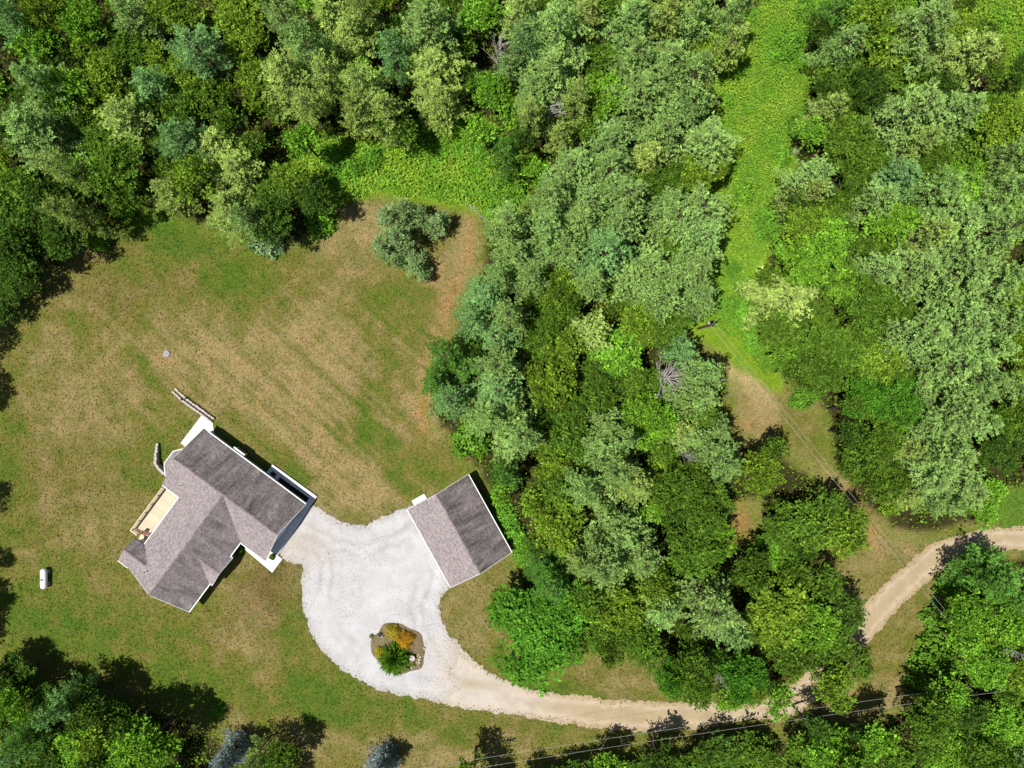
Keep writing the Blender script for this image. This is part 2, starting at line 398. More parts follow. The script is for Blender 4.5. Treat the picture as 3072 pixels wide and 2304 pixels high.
    wv = sm(wd, -1.6, 0.0)[..., None]
    col = col*(1-wv)+C(128,160,44)*wv
    gr = sm(sdf(GREENR, X, Y), -.5, .5)[..., None]
    col = col*(1-gr)+C(100,132,48)*gr
    return col

gc = ground_colour(GX, GY)
nxg, nyg = len(gx), len(gy)
ii, jj = np.meshgrid(np.arange(nxg-1), np.arange(nyg-1), indexing='ij')
fa = np.stack([ii*nyg+jj, (ii+1)*nyg+jj, (ii+1)*nyg+jj+1, ii*nyg+jj+1], -1).reshape(-1, 4)

def grid_mesh(name, verts, faces, mat, cols, extra=None):
    me = bpy.data.meshes.new(name)
    me.vertices.add(len(verts)); me.vertices.foreach_set('co', np.ascontiguousarray(verts, np.float32).ravel())
    me.loops.add(faces.size); me.loops.foreach_set('vertex_index', faces.astype(np.int32).ravel())
    me.polygons.add(len(faces)); me.polygons.foreach_set('loop_start', np.arange(0, faces.size, 4, dtype=np.int32))
    me.polygons.foreach_set('loop_total', np.full(len(faces), 4, np.int32)); me.update(calc_edges=True)
    a = me.color_attributes.new('base', 'FLOAT_COLOR', 'POINT')
    c = np.ones((len(verts), 4), np.float32); c[:, :3] = cols; a.data.foreach_set('color', c.ravel())
    if extra is not None:
        b = me.attributes.new('speck', 'FLOAT', 'POINT'); b.data.foreach_set('value', np.asarray(extra, np.float32))
    me.materials.append(mat); return link(name, me)

relief = np.where((np.abs(GX) < 82) & (np.abs(GY) < 63), (NZ[0].fbm(GX*.5, GY*.5)-.5)*.10-.06, -.06)
tag(grid_mesh('ground', np.stack([GX, GY, relief], -1).reshape(-1, 3), fa, M['ground'], gc.reshape(-1, 3)), kind='structure')

def area_sheet(name, P, z, step, colf, mat, wob, grow=0.0):
    lo = P.min(0)-1.5; hi = P.max(0)+1.5
    xs = np.arange(lo[0], hi[0], step); ys = np.arange(lo[1], hi[1], step)
    X, Y = np.meshgrid(xs, ys, indexing='ij')
    X = X+(NZ[3].val(X*3.1, Y*3.1)-.5)*step*.8; Y = Y+(NZ[4].val(X*3.1, Y*3.1)-.5)*step*.8
    d = sdf(P, X, Y)+grow+(NZ[2].fbm(X*.9, Y*.9, 4)-.5)*wob+(NZ[5].val(X*2.6, Y*2.6)-.5)*.35
    g0, g1 = np.gradient(d, step); gl = np.maximum(np.hypot(g0, g1), .35); keep = d > -step*.75; n, m_ = X.shape
    mv = np.where((d < 0) & keep, -d/gl, 0); X = X+mv*g0/gl; Y = Y+mv*g1/gl
    i, j = np.meshgrid(np.arange(n-1), np.arange(m_-1), indexing='ij')
    ok = keep[:-1, :-1] & keep[1:, :-1] & keep[1:, 1:] & keep[:-1, 1:]
    F = np.stack([i*m_+j, (i+1)*m_+j, (i+1)*m_+j+1, i*m_+j+1], -1)[ok]
    used = np.unique(F); mp = -np.ones(n*m_, int); mp[used] = np.arange(len(used)); F = mp[F]
    col, sp = colf(X, Y, d)
    V = np.stack([X, Y, np.full_like(X, z)], -1).reshape(-1, 3)[used]
    o = grid_mesh(name, V, F, mat, col.reshape(-1, 3)[used], sp.reshape(-1)[used]); tag(o, kind='structure'); return o

def road_col(X, Y, d):
    n = NZ[1].fbm(X*.6, Y*.6)[..., None]
    e = np.clip(1-d/0.9, 0, 1)[..., None]
    tr = np.clip(1-np.abs(d-.95)/.4, 0, 1)[..., None]*.45; ctr = sm(d, 1.3, 1.8)[..., None]*.38*sm(X, -2, 8)[..., None]
    far = sm(X, -4, 14)[..., None]
    c = C(216,204,192)*(1-far)+C(200,178,146)*far
    c = c*(0.92+.16*n); c = c*(1-tr)+C(224,210,186)*tr; c = c*(1-.35*e)+C(180,160,118)*.35*e; c = c*(1-ctr)+C(182,168,130)*ctr
    pxs = (X*PPM+1536); pys = 1152-Y*PPM
    mid = np.exp(-(((pxs-1400)/90)**2+((pys-2050-(pxs-1400)*.12)/14)**2))[..., None]*.6
    c = c*(1-mid)+C(170,160,110)*mid
    return c, np.full(X.shape, .35)
tag(area_sheet('dirt_road', ROAD, 0.012, 0.22, road_col, M['gravel'], 0.8, 0.3))

def gravel_col(X, Y, d):
    n = NZ[0].fbm(X*.35, Y*.35)[..., None]; e = np.clip(1-d/1.3, 0, 1)[..., None]
    pxs = X*PPM+1536; pys = 1152-Y*PPM
    c = C(222,220,222)*(1-n*.12)
    trk = (np.exp(-((d-2.3-n[..., 0]*.8)/.35)**2)+np.exp(-((d-3.9-n[..., 0]*.8)/.35)**2))[..., None]*.8*sm(NZ[3].fbm(X*.12, Y*.12), .35, .6)[..., None]
    c = c*(1-trk)+C(196,192,188)*trk
    dirty = np.exp(-(((pxs-900)/90)**2+((pys-1640)/70)**2))[..., None]*.55
    c = c*(1-dirty)+C(205,190,172)*dirty
    jn = np.clip(sm(X+3.5*(NZ[5].fbm(X*.5, Y*.5)-.5), -14, -7.8)*sm(-Y, 35, 39), 0, 1)[..., None]
    c = c*(1-.9*jn)+C(214,203,190)*.9*jn
    c = c*(1-.35*e)+C(176,166,140)*.35*e
    sp = np.clip(.22+1.1*np.clip(1-d/1.6, 0, 1)+.9*dirty[..., 0]+.8*jn[..., 0]+.9*(sm(NZ[4].fbm(X*.25, Y*.25), .5, .68)), 0, 1)
    return c, sp
tag(area_sheet('gravel_driveway', GRAVEL, 0.024, 0.22, gravel_col, M['gravel'], 0.9))

# ------------------------------------------------------------------ house
def slab(name, P, mat, parent, stain_shade, th=0.16):
    """roof slope: P = (eave a, eave b, ridge b, ridge a) or triangle, thick downwards; UV u along the eave, v down the slope"""
    P = [Vector(p) for p in P]; n = len(P)
    nrm = (P[1]-P[0]).cross(P[2]-P[0]).normalized()
    if nrm.z < 0: P = P[::-1]; nrm = -nrm
    down = Vector((nrm.x, nrm.y, 0)).normalized(); al = Vector((0, 0, 1)).cross(down)
    dv = (down-nrm*down.dot(nrm)).normalized()
    V = list(P)+[p-Vector((0, 0, th)) for p in P]
    F = [tuple(range(n)), tuple(range(2*n-1, n-1, -1))]+[(i, n+i, n+(i+1) % n, (i+1) % n) for i in range(n)]
    uvs = []
    for f in F:
        for k in f: uvs.append((V[k].dot(al), V[k].dot(dv)))
    o = mesh_obj(name, V, F, mat, parent, uvs=uvs)
    a = o.data.attributes.new('stain_shade', 'FLOAT', 'POINT'); a.data.foreach_set('value', [stain_shade]*len(V))  # per-slope algae amount, including shade painted into slopes turned from the sun
    return o

def trim(name, a, b, parent, w=0.13, h=0.16, mat=None, drop=0.0):
    a = Vector(a); b = Vector(b); d = (b-a).normalized(); s = Vector((0, 0, 1)).cross(d).normalized()*w*.5; u = Vector((0, 0, h))
    lo = Vector((0, 0, -h-drop)); hi = Vector((0, 0, -drop))
    V = [a-s+lo, a+s+lo, b+s+lo, b-s+lo, a-s+hi, a+s+hi, b+s+hi, b-s+hi]
    return mesh_obj(name, V, [(3,2,1,0),(4,5,6,7),(0,1,5,4),(1,2,6,5),(2,3,7,6),(3,0,4,7)], mat or M['trim'], parent)

def gable_wall(poly_u, v0, v1, ze, zr, axis='u'):
    """pentagon prism; poly_u = (half span low, ridge, high)"""
    a, r, b = poly_u; pr = [(a, 0), (b, 0), (b, ze), (r, zr), (a, ze)]
    mb = MB(); V = []
    for t in (v0, v1):
        for s_, z in pr: V.append((t, s_, z) if axis == 'u' else (s_, t, z))
    F = [(4,3,2,1,0), (5,6,7,8,9)]+[(i, (i+1) % 5, 5+(i+1) % 5, 5+i) for i in range(5)]
    return mb.add(V, F)

def window(parent, c, along, nrm, w, h, name='window'):
    """frame with sill and pane standing 3 cm proud of a wall"""
    c = Vector(c); a = Vector(along).normalized(); n = Vector(nrm).normalized(); u = Vector((0, 0, 1))
    def bar(mb, x0, x1, z0, z1, d0, d1):
        V = [c+a*x+n*d+u*z for z in (z0, z1) for x, d in ((x0, d0), (x1, d0), (x1, d1), (x0, d1))]
        mb.add(V, [(3,2,1,0),(4,5,6,7),(0,1,5,4),(1,2,6,5),(2,3,7,6),(3,0,4,7)])
    f = MB()
    bar(f, -w/2, w/2, h/2-.08, h/2, 0, .05); bar(f, -w/2, -w/2+.08, -h/2, h/2-.08, 0, .05); bar(f, w/2-.08, w/2, -h/2, h/2-.08, 0, .05)
    bar(f, -w/2+.08, w/2-.08, -.03, .03, 0, .045)
    o = f.build(name, M['trim'], parent)
    p = MB(); bar(p, -w/2+.08, w/2-.08, -h/2+.02, h/2-.08, .005, .02); p.build('pane', M['glass'], o)
    s_ = MB(); bar(s_, -w/2-.06, w/2+.06, -h/2-.07, -h/2, 0, .10); s_.build('sill', M['trim'], o)
    return o

def door(parent, c, along, nrm, w=0.95, h=2.05, mat=None):
    c = Vector(c); a = Vector(along).normalized(); n = Vector(nrm).normalized(); u = Vector((0, 0, 1))
    def bar(x0, x1, z0, z1, d0, d1):
        V = [c+a*x+n*d+u*z for z in (z0, z1) for x, d in ((x0, d0), (x1, d0), (x1, d1), (x0, d1))]
        return MB().add(V, [(3,2,1,0),(4,5,6,7),(0,1,5,4),(1,2,6,5),(2,3,7,6),(3,0,4,7)])
    o = bar(-w/2, w/2, 0.05, h, 0, .05).build('door', mat or M['trim'], parent)
    bar(w/2-.14, w/2-.08, .98, 1.06, .05, .11).build('handle', M['steel'], o)
    for zz in (0.35, 1.2): bar(-w/2+.12, w/2-.12, zz, zz+.65, .05, .065).build('door_panel', mat or M['trim'], o)
    return o

# origin = north-west end of the main ridge; local x runs along the ridge, local y points to the upper right of the photograph
hz = math.radians(-36.54)
house = empty('house', (-47.046, -10.298, 0), hz)
tag(house, 'grey shingled white house with two crossing gable wings beside the gravel driveway', 'house')
EV, RG = 2.50, 5.30          # eave and ridge heights
WU, WD = 5.0, 18.2
# walls
gable_wall((-4.6, 0.0, 4.5), 0.35, 17.75, EV-.05, RG-.22, 'u').build('wall', M['siding'], house)
gable_wall((3.55, 8.57, 13.5), -16.9, -4.3, EV-.05, RG-.25, 'v').build('wall', M['siding'], house)
MB().box(12.9, 13.95, -12.0, -7.9, 0.0, 2.5).build('entry_wall', M['siding'], house)
MB().box(1.95, 3.6, -17.0, -13.7, 0.0, 2.5).build('side_wall', M['siding'], house)
# roofs: main block
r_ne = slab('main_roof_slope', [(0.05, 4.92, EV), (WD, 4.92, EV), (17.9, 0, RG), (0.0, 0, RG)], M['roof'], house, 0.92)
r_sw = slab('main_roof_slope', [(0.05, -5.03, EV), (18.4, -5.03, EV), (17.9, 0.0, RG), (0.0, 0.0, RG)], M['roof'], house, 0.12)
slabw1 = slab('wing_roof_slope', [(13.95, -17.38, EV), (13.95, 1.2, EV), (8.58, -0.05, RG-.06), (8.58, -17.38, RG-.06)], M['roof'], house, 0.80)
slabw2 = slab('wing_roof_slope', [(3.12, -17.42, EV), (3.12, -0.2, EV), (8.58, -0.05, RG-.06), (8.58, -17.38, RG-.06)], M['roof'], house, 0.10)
# entry gable on the right slope of the wing
dz = 4.02
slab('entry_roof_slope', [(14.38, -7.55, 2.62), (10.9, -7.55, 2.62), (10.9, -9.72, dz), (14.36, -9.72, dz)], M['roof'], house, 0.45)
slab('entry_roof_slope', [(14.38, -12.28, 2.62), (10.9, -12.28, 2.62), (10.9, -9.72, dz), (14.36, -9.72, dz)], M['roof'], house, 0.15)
MB().add([(13.96,-12.0,2.45),(13.96,-7.8,2.45),(13.96,-9.72,3.75),(13.7,-12.0,2.45),(13.7,-7.8,2.45),(13.7,-9.72,3.75)], [(0,1,2),(5,4,3),(0,3,4,1),(1,4,5,2),(2,5,3,0)]).build('entry_gable', M['siding'], house)
# small gable at the lower left
bz = 3.82
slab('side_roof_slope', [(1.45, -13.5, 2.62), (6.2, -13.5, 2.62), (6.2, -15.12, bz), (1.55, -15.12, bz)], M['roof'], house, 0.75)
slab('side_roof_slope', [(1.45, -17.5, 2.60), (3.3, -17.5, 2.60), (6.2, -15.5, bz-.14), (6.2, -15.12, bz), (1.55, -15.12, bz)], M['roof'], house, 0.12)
MB().add([(1.96,-17.0,2.4),(1.96,-13.7,2.4),(1.96,-15.12,3.5),(2.3,-17.0,2.4),(2.3,-13.7,2.4),(2.3,-15.12,3.5)], [(2,1,0),(3,4,5),(1,4,3,0),(2,5,4,1),(0,3,5,2)]).build('side_gable', M['siding'], house)
# polygonal bay on the upper left end
bay_e = [(0.3, 0.95), (-0.7, 0.72), (-1.52, -0.3), (-1.52, -2.42), (-0.52, -3.65), (0.3, -3.95)]
apex = Vector((1.0, -1.4, 4.35))
for i in range(5):
    a, b = bay_e[i], bay_e[i+1]
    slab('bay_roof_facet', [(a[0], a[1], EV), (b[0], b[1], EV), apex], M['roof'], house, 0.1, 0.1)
    trim('bay_fascia', (a[0], a[1], EV+.02), (b[0], b[1], EV+.02), house, 0.12, 0.16)
bw = [(0.5, 0.55), (-0.5, 0.4), (-1.2, -0.45), (-1.2, -2.28), (-0.35, -3.3), (0.5, -3.5)]
bayw = MB().prism(bw, 0, 2.48).build('bay_wall', M['siding'], house)
for i in (1, 2, 3):
    a = Vector((*bw[i], 1.45)); b = Vector((*bw[i+1], 1.45)); d = (b-a); nn = Vector((d.y, -d.x, 0)); cen = Vector((0.3, -1.4, 1.45))
    if nn.dot((a+b)/2-cen) < 0: nn = -nn
    window(house, (a+b)/2, d, nn, min(1.5, d.length-.3), 1.2)
# fascia, gutters, ridge caps, rake boards
trim('gutter', (0.75, 4.98, EV+.03), (WD, 4.98, EV+.03), house, 0.12, 0.16)
trim('gutter', (14.02, -4.95, EV+.03), (14.02, -7.6, EV+.03), house, 0.11, 0.16)
trim('gutter', (14.02, -12.25, EV+.03), (14.02, -17.4, EV+.03), house, 0.12, 0.16)
trim('gutter', (13.95, -5.1, EV+.03), (18.35, -5.1, EV+.03), house, 0.10, 0.16)
trim('gutter', (0.1, -5.12, EV+.03), (3.1, -5.12, EV+.03), house, 0.10, 0.16)
trim('gutter', (3.04, -5.2, EV+.03), (3.04, -13.4, EV+.03), house, 0.10, 0.16)
trim('entry_fascia', (14.0, -7.5, EV+.06), (14.42, -7.5, EV+.06), house, 0.12, 0.16)
trim('entry_fascia', (14.0, -12.33, EV+.06), (14.42, -12.33, EV+.06), house, 0.12, 0.16)
trim('rake_board', (14.42, -12.28, 2.64), (14.42, -9.72, dz+.01), house, 0.05, 0.14, M['siding'], 0.05)
trim('rake_board', (14.42, -7.55, 2.64), (14.42, -9.72, dz+.01), house, 0.05, 0.14, M['siding'], 0.05)
trim('side_fascia', (1.42, -17.55, EV+.03), (3.2, -17.55, EV+.03), house, 0.12, 0.16)
trim('rake_board', (3.12, -17.45, EV+.0), (8.58, -17.43, RG-.07), house, 0.05, 0.14, M['siding'], 0.05)
trim('rake_board', (13.95, -17.43, EV+.0), (8.58, -17.43, RG-.07), house, 0.05, 0.14, M['siding'], 0.05)
trim('rake_board', (18.24, 4.92, EV+.0), (17.94, 0.0, RG-.01), house, 0.05, 0.14, M['siding'], 0.05)
trim('rake_board', (18.44, -5.03, EV+.0), (17.94, 0.0, RG-.01), house, 0.05, 0.14, M['siding'], 0.05)
trim('rake_board', (0.0, 4.92, EV-.02), (-0.04, 0.0, RG-.03), house, 0.05, 0.14, M['siding'], 0.05)
def ridge_cap(a, b, parent=house):
    a = Vector(a); b = Vector(b); d = (b-a).normalized(); s = Vector((0, 0, 1)).cross(d)
    V = [a+s*.16-Vector((0,0,.07)), a+Vector((0,0,.035)), a-s*.16-Vector((0,0,.07)), b+s*.16-Vector((0,0,.07)), b+Vector((0,0,.035)), b-s*.16-Vector((0,0,.07))]
    o = mesh_obj('ridge_cap', V, [(0,3,4,1),(1,4,5,2),(0,2,5,3),(0,1,2),(5,4,3)], M['roof'], parent, uvs=[(0,0)]*18)
    o.data.uv_layers[0].data.foreach_set('uv', np.array([[V[l.vertex_index].dot(d), V[l.vertex_index].dot(s)] for l in o.data.loops], np.float32).ravel())
    at = o.data.attributes.new('stain_shade', 'FLOAT', 'POINT'); at.data.foreach_set('value', [0.55]*6); return o
ridge_cap((0.0, 0, RG+.02), (17.9, 0, RG+.02)); ridge_cap((8.58, -17.4, RG-.04), (8.58, -0.3, RG-.04))
ridge_cap((11.5, -9.72, dz+.02), (14.38, -9.72, dz+.02)); ridge_cap((1.5, -15.12, bz+.02), (5.2, -15.12, bz+.02))
# plumbing vents
for (u_, v_, z_) in ((2.6, -3.1, 3.65), (6.0, -15.6, 4.05)):
    vp = MB().lathe([(.09, 0), (.09, .5), (.055, .5), (.055, .42)], (u_, v_, z_), 12).build('vent_pipe', M['dark'], house)
    MB().lathe([(.2, .0), (.1, .12)], (u_, v_, z_), 12).build('flashing', M['trim'], vp)
# box window on the shaded long wall
bx = MB().box(5.1, 6.8, 4.45, 5.2, 0.75, 2.1).build('box_window', M['trim'], house)
MB().add([(5.0,4.4,2.42),(6.9,4.4,2.42),(6.9,5.35,2.12),(5.0,5.35,2.12),(5.0,4.4,2.3),(6.9,4.4,2.3),(6.9,5.35,2.04),(5.0,5.35,2.04)],[(3,2,1,0)[::-1],(4,5,6,7)[::-1],(0,1,5,4),(1,2,6,5),(2,3,7,6),(3,0,4,7)]).build('window_roof', M['trim'], bx)
MB().box(5.25, 6.65, 5.2, 5.22, 0.95, 1.95).build('pane', M['glass'], bx)
for x in (2.2, 9.2, 11.6, 16.2): window(house, (x, 4.5, 1.5), (1, 0, 0), (0, 1, 0), 1.1, 1.3)
door(house, (13.6, 4.5, 0), (1, 0, 0), (0, 1, 0))
for y in (-3.0, 2.6): window(house, (17.75, y, 1.5), (0, 1, 0), (1, 0, 0), 1.1, 1.3)
door(house, (17.75, -0.6, 0), (0, 1, 0), (1, 0, 0))
for x in (15.4, 17.0): window(house, (x, -4.6, 1.5), (1, 0, 0), (0, -1, 0), 1.0, 1.3)
for y in (-6.3, -14.6): window(house, (13.5, y, 1.5), (0, 1, 0), (1, 0, 0), 1.1, 1.3)
door(house, (13.95, -9.8, 0), (0, 1, 0), (1, 0, 0))
for x in (5.6, 11.2): window(house, (x, -16.9, 1.5), (1, 0, 0), (0, -1, 0), 1.2, 1.3)
for y in (-7.2, -11.4): window(house, (3.55, y, 1.6), (0, 1, 0), (-1, 0, 0), 1.3, 1.3)
# timber deck
deck = empty('deck', (0, 0, 0)); deck.parent = house
DZ = 0.95
npl = 54; v0, v1 = -13.30, -5.55
plank = MB().box(0, 3.2, 0, (v1-v0)/npl-.012, -.04, 0).build('plank', M['deck'], deck)
plank.location = (0.30, v0, DZ)
for i in range(1, npl):
    c = plank.copy(); COL.objects.link(c); c.parent = deck; c.location = (0.30+random.Random(i).uniform(-.008, .008), v0+i*(v1-v0)/npl, DZ)
MB().box(0.24, 0.30, v0, v1, DZ-.25, DZ-.002).build('rim_joist', M['deck'], deck)
for i in range(6):
    y = v0+.06+i*(v1-v0-.12)/5
    MB().box(0.12, 0.22, y-.05, y+.05, 0, DZ+1.05).build('post', M['deck'], deck)
for z, w in ((DZ+1.05, .08), (DZ+.72, .03), (DZ+.42, .03), (DZ+.14, .03)):
    MB().box(0.17-w, 0.17+w, v0-.05, v1, z, z+.05).build('rail', M['deck'], deck)
    MB().box(0.26, 1.25, v0-.05, v0-.05+w*2, z, z+.05).build('rail', M['deck'], deck)
for i, x in enumerate((1.25, 2.55)):
    MB().box(x-.05, x+.05, v0-.04, v0+.06, 0, DZ+1.05).build('post', M['deck'], deck)
for k in range(4):
    MB().box(1.35, 2.5, v0-.30-k*.27, v0-.04-k*.27, DZ-.2-.2*k-.04, DZ-.2-.2*k).build('stair_tread', M['deck'], deck)
for x in (1.32, 2.53):
    MB().add([(x-.03, v0-.02, DZ-.02), (x+.03, v0-.02, DZ-.02), (x+.03, v0-1.2, .05), (x-.03, v0-1.2, .05), (x-.03, v0-.02, DZ-.28), (x+.03, v0-.02, DZ-.28), (x+.03, v0-1.2, 0), (x-.03, v0-1.2, 0)],
             [(0,1,2,3),(7,6,5,4),(0,4,5,1),(1,5,6,2),(2,6,7,3),(3,7,4,0)]).build('stair_stringer', M['deck'], deck)

# folded wooden chairs at the end of the deck
def hl(u, v, z=0):
    c, s = math.cos(hz), math.sin(hz); return (-47.046+u*c-v*s, -10.298+u*s+v*c, z)
wood_brown = simple_mat('stained_wood', alb(150, 95, 70), 0.6, 0.3, 6)
def chair(u, v, rz, label):
    o = empty('deck_chair', hl(u, v, DZ), hz+rz); tag(o, label, 'chair', 'chairs on the deck')
    for k in range(5): MB().box(-.26, .26, -.25+k*.1, -.17+k*.1, .34+.01*k, .37+.01*k).build('seat_slat', wood_brown, o)
    for k in range(5):
        x = -.26+k*.108
        MB().add([(x,.25,.38),(x+.09,.25,.38),(x+.09,.50,1.0),(x,.50,1.0),(x,.28,.37),(x+.09,.28,.37),(x+.09,.53,.99),(x,.53,.99)],[(0,1,2,3),(7,6,5,4),(0,4,5,1),(1,5,6,2),(2,6,7,3),(3,7,4,0)]).build('back_slat', wood_brown, o)
    for x in (-.3, .27):
        for y in (-.24, .22): MB().box(x, x+.05, y, y+.05, 0, .36).build('leg', wood_brown, o)
        MB().box(x-.02, x+.07, -.3, .3, .58, .61).build('arm_rest', wood_brown, o)
chair(1.75, -12.75, 0.4, 'brown wooden chair at the lower end of the timber deck, nearer the railing corner')
chair(2.55, -12.55, -0.5, 'brown wooden chair at the lower end of the timber deck, nearer the house roof')

# concrete paving round the house
def paving(name, poly, z, origin, rz, mat=None):
    o = MB().prism(poly, -.1, z).build(name, mat or M['concrete']); o.location = origin; o.rotation_euler = (0, 0, rz)
    tag(o, kind='structure'); return o
ho = (-47.046, -10.298, 0)
paving('patio', [(-2.15, .45), (-2.1, 5.55), (-.4, 5.85), (1.0, 4.45), (.9, .45)], .06, ho, hz)
paving('porch_pavement', [(10.55, 4.2), (10.55, 6.0), (18.55, 6.1), (19.05, -4.15), (17.5, -4.2), (17.5, 4.2)], .28, ho, hz)
paving('walkway', [(13.8, -4.4), (14.5, -6.45), (19.9, -6.8), (19.9, -4.35), (17.6, -4.28)], .062, ho, hz)
paving('planting_bed', [(12.55, 4.55), (12.55, 5.2), (17.8, 5.25), (17.8, 4.55)], .30, ho, hz, M['mulch'])
dm = MB().box(-.42, .42, -.3, .3, 0, .03).build('doormat', M['dark'], None, bevel=.01); dm.location = hl(11.5, 4.95, .282); dm.rotation_euler = (0, 0, hz)
tag(dm, 'small dark square doormat on the shaded concrete beside the house', 'doormat')

# stone retaining walls, block by block
def block_wall(name, pts, h0, h1, label, rows=None, bl=0.5, bw_=0.34, double=False):
    root = empty(name, (*pts[0], 0)); tag(root, label, 'wall')
    rnd = random.Random(len(label)); base = MB().box(-.5, .5, -.5, .5, 0, 1)
    me = None; L = sum(math.dist(pts[i], pts[i+1]) for i in range(len(pts)-1)); run = 0
    for i in range(len(pts)-1):
        a = Vector(pts[i]); b = Vector(pts[i+1]); d = (b-a); n = max(1, round(d.length/bl)); ang = math.atan2(d.y, d.x)
        for k in range(n):
            t = (k+.5)/n; p = a+d*t; f = (run+d.length*t)/L; H = h0+(h1-h0)*f
            for s in ((-1, 1) if double else (0,)):
                nr = max(1, round(H/.22))
                for q in range(nr):
                    if me is None:
                        o = base.build('block', M['stone'], root, bevel=.06); me = o.data
                    else:
                        o = link('block', me, root); m = o.modifiers.new('bevel', 'BEVEL'); m.width = .06; m.segments = 1
                    off = Vector((-d.y, d.x)).normalized()*s*.27
                    o.location = (p.x+off.x-pts[0][0]+rnd.uniform(-.03, .03), p.y+off.y-pts[0][1]+rnd.uniform(-.03, .03), q*.22-.03)
                    o.scale = (d.length/n*rnd.uniform(.9, .98), bw_*rnd.uniform(.85, 1.1), .21+rnd.uniform(-.01, .03)); o.rotation_euler = (0, 0, ang+rnd.uniform(-.05, .05))
        run += d.length
def ZW(x, y, h=0):
    p = W(300+x*.446, 1120+y*.446, h); return (float(p[0]), float(p[1]))
block_wall('retaining_wall', [ZW(497, 112), ZW(560, 170), ZW(640, 225), ZW(765, 318)], .25, .5, 'low pale stone wall in two parallel rows leading up from the white patio', double=True, bl=.55, bw_=.3)
block_wall('retaining_wall', [ZW(382, 470, .4), ZW(368, 560, 1), ZW(366, 615, 1.2), ZW(436, 678, 1.2)], .5, 1.55, 'short angled stepped stone wall beside the bay of the house', bl=.5, bw_=.36)
pot = empty('lantern_post', (*ZW(572, 172), 0)); tag(pot, 'small dark round lantern post at the middle of the double stone wall', 'lantern')
MB().lathe([(.06, 0), (.05, .5), (.05, .8)], n=10).build('post', M['dark'], pot); MB().lathe([(.05, .8), (.17, .85), (.17, 1.05), (.2, 1.07), (.03, 1.2)], n=12).build('lantern_head', M['dark'], pot)

# ------------------------------------------------------------------ garage
gz = math.radians(-61.05); go = (-10.534, -15.418, 0)
garage = empty('garage', go, gz); tag(garage, 'detached grey shingled garage with plain gable roof beside the gravel turning circle', 'garage')
GE, GR = 2.6, 4.9
gable_wall((-4.65, 0, 4.6), 0.3, 12.35, GE-.05, GR-.22, 'u').build('wall', M['siding'], garage)
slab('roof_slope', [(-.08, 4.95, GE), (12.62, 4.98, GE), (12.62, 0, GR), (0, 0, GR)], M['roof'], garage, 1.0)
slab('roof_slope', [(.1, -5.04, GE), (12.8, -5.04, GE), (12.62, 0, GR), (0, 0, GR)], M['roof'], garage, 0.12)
trim('gutter', (-.08, 5.02, GE+.03), (12.64, 5.04, GE+.03), garage, .11, .16)
trim('gutter', (.1, -5.11, GE+.03), (12.8, -5.11, GE+.03), garage, .09, .16)
for (a, b) in (((-.12, 4.95, GE), (-.04, 0, GR-.01)), ((.06, -5.04, GE), (-.04, 0, GR-.01)), ((12.66, 4.98, GE), (12.66, 0, GR-.01)), ((12.84, -5.04, GE), (12.66, 0, GR-.01))):
    trim('rake_board', a, b, garage, .05, .14, M['siding'], .05)
ridge_cap((-.02, 0, GR+.02), (12.64, 0, GR+.02), garage)
for k in range(3):
    x0 = 1.1+k*3.8
    gd = MB().box(x0, x0+3.2, -4.71, -4.65, .05, 2.2).build('garage_door', M['trim'], garage)
    for q in range(4): MB().box(x0+.06, x0+3.14, -4.735, -4.71, .1+q*.53, .58+q*.53).build('door_panel', M['trim'], gd)
    MB().box(x0+1.5, x0+1.7, -4.78, -4.735, .35, .40).build('handle', M['steel'], gd)
door(garage, (.3, -3.4, 0), (0, 1, 0), (-1, 0, 0)); window(garage, (.3, 1.5, 1.5), (0, 1, 0), (-1, 0, 0), 1, 1.1); window(garage, (12.35, 0, 1.5), (0, 1, 0), (1, 0, 0), 1, 1.1)
for x in (3, 9): window(garage, (x, 4.6, 1.5), (1, 0, 0), (0, 1, 0), 1, 1)
paving('door_step', [(-.55, -4.45), (-.55, -2.35), (.35, -2.3), (.35, -4.45)], .14, go, gz)

# ------------------------------------------------------------------ propane tank and well lid
tp = W(132, 1736, .7); tk = empty('propane_tank', (float(tp[0]), float(tp[1]), 0), math.radians(90)); tag(tk, 'white horizontal propane tank on the lawn left of the house', 'propane tank')
prof = [(0.02, -1.5), (.2, -1.47), (.36, -1.36), (.45, -1.2), (.48, -1.0), (.48, 1.0), (.45, 1.2), (.36, 1.36), (.2, 1.47), (.02, 1.5)]
b = MB().lathe(prof, n=28); b.v = [(z, x, y+.72) for x, y, z in b.v]; b.f = [f[::-1] for f in b.f]
b.build('tank_body', M['tankpaint'], tk, smooth=True)
MB().lathe([(.16, 0), (.17, .1), (.13, .19), (.02, .22)], (-.05, .03, 1.18), 16).build('valve_dome', M['steel'], tk)
MB().tube([(-.05, .1, 1.25), (-.05, .42, 1.1), (-.05, .58, .6), (-.05, .6, 0)], .03, 8).build('gas_pipe', M['steel'], tk)
for x in (-.85, .85):
    MB().box(x-.07, x+.07, -.34, .34, 0, .34).build('leg', M['steel'], tk)
    MB().box(x-.25, x+.25, -.45, .45, 0, .07).build('footing', M['concrete'], tk)
wp = W(500, 1061); wc = empty('well_lid', (float(wp[0]), float(wp[1]), 0)); tag(wc, 'round grey concrete lid set in the dry lawn above the house', 'lid')
MB().lathe([(.50, -.1), (.50, .12), (.46, .15), (.05, .17)], n=24).build('lid', simple_mat('grey_concrete', alb(178, 178, 182), .85, .2, 5), wc)
MB().tube([(-.12, 0, .16), (-.12, 0, .24), (.12, 0, .24), (.12, 0, .16)], .018, 6).build('handle', M['steel'], wc)

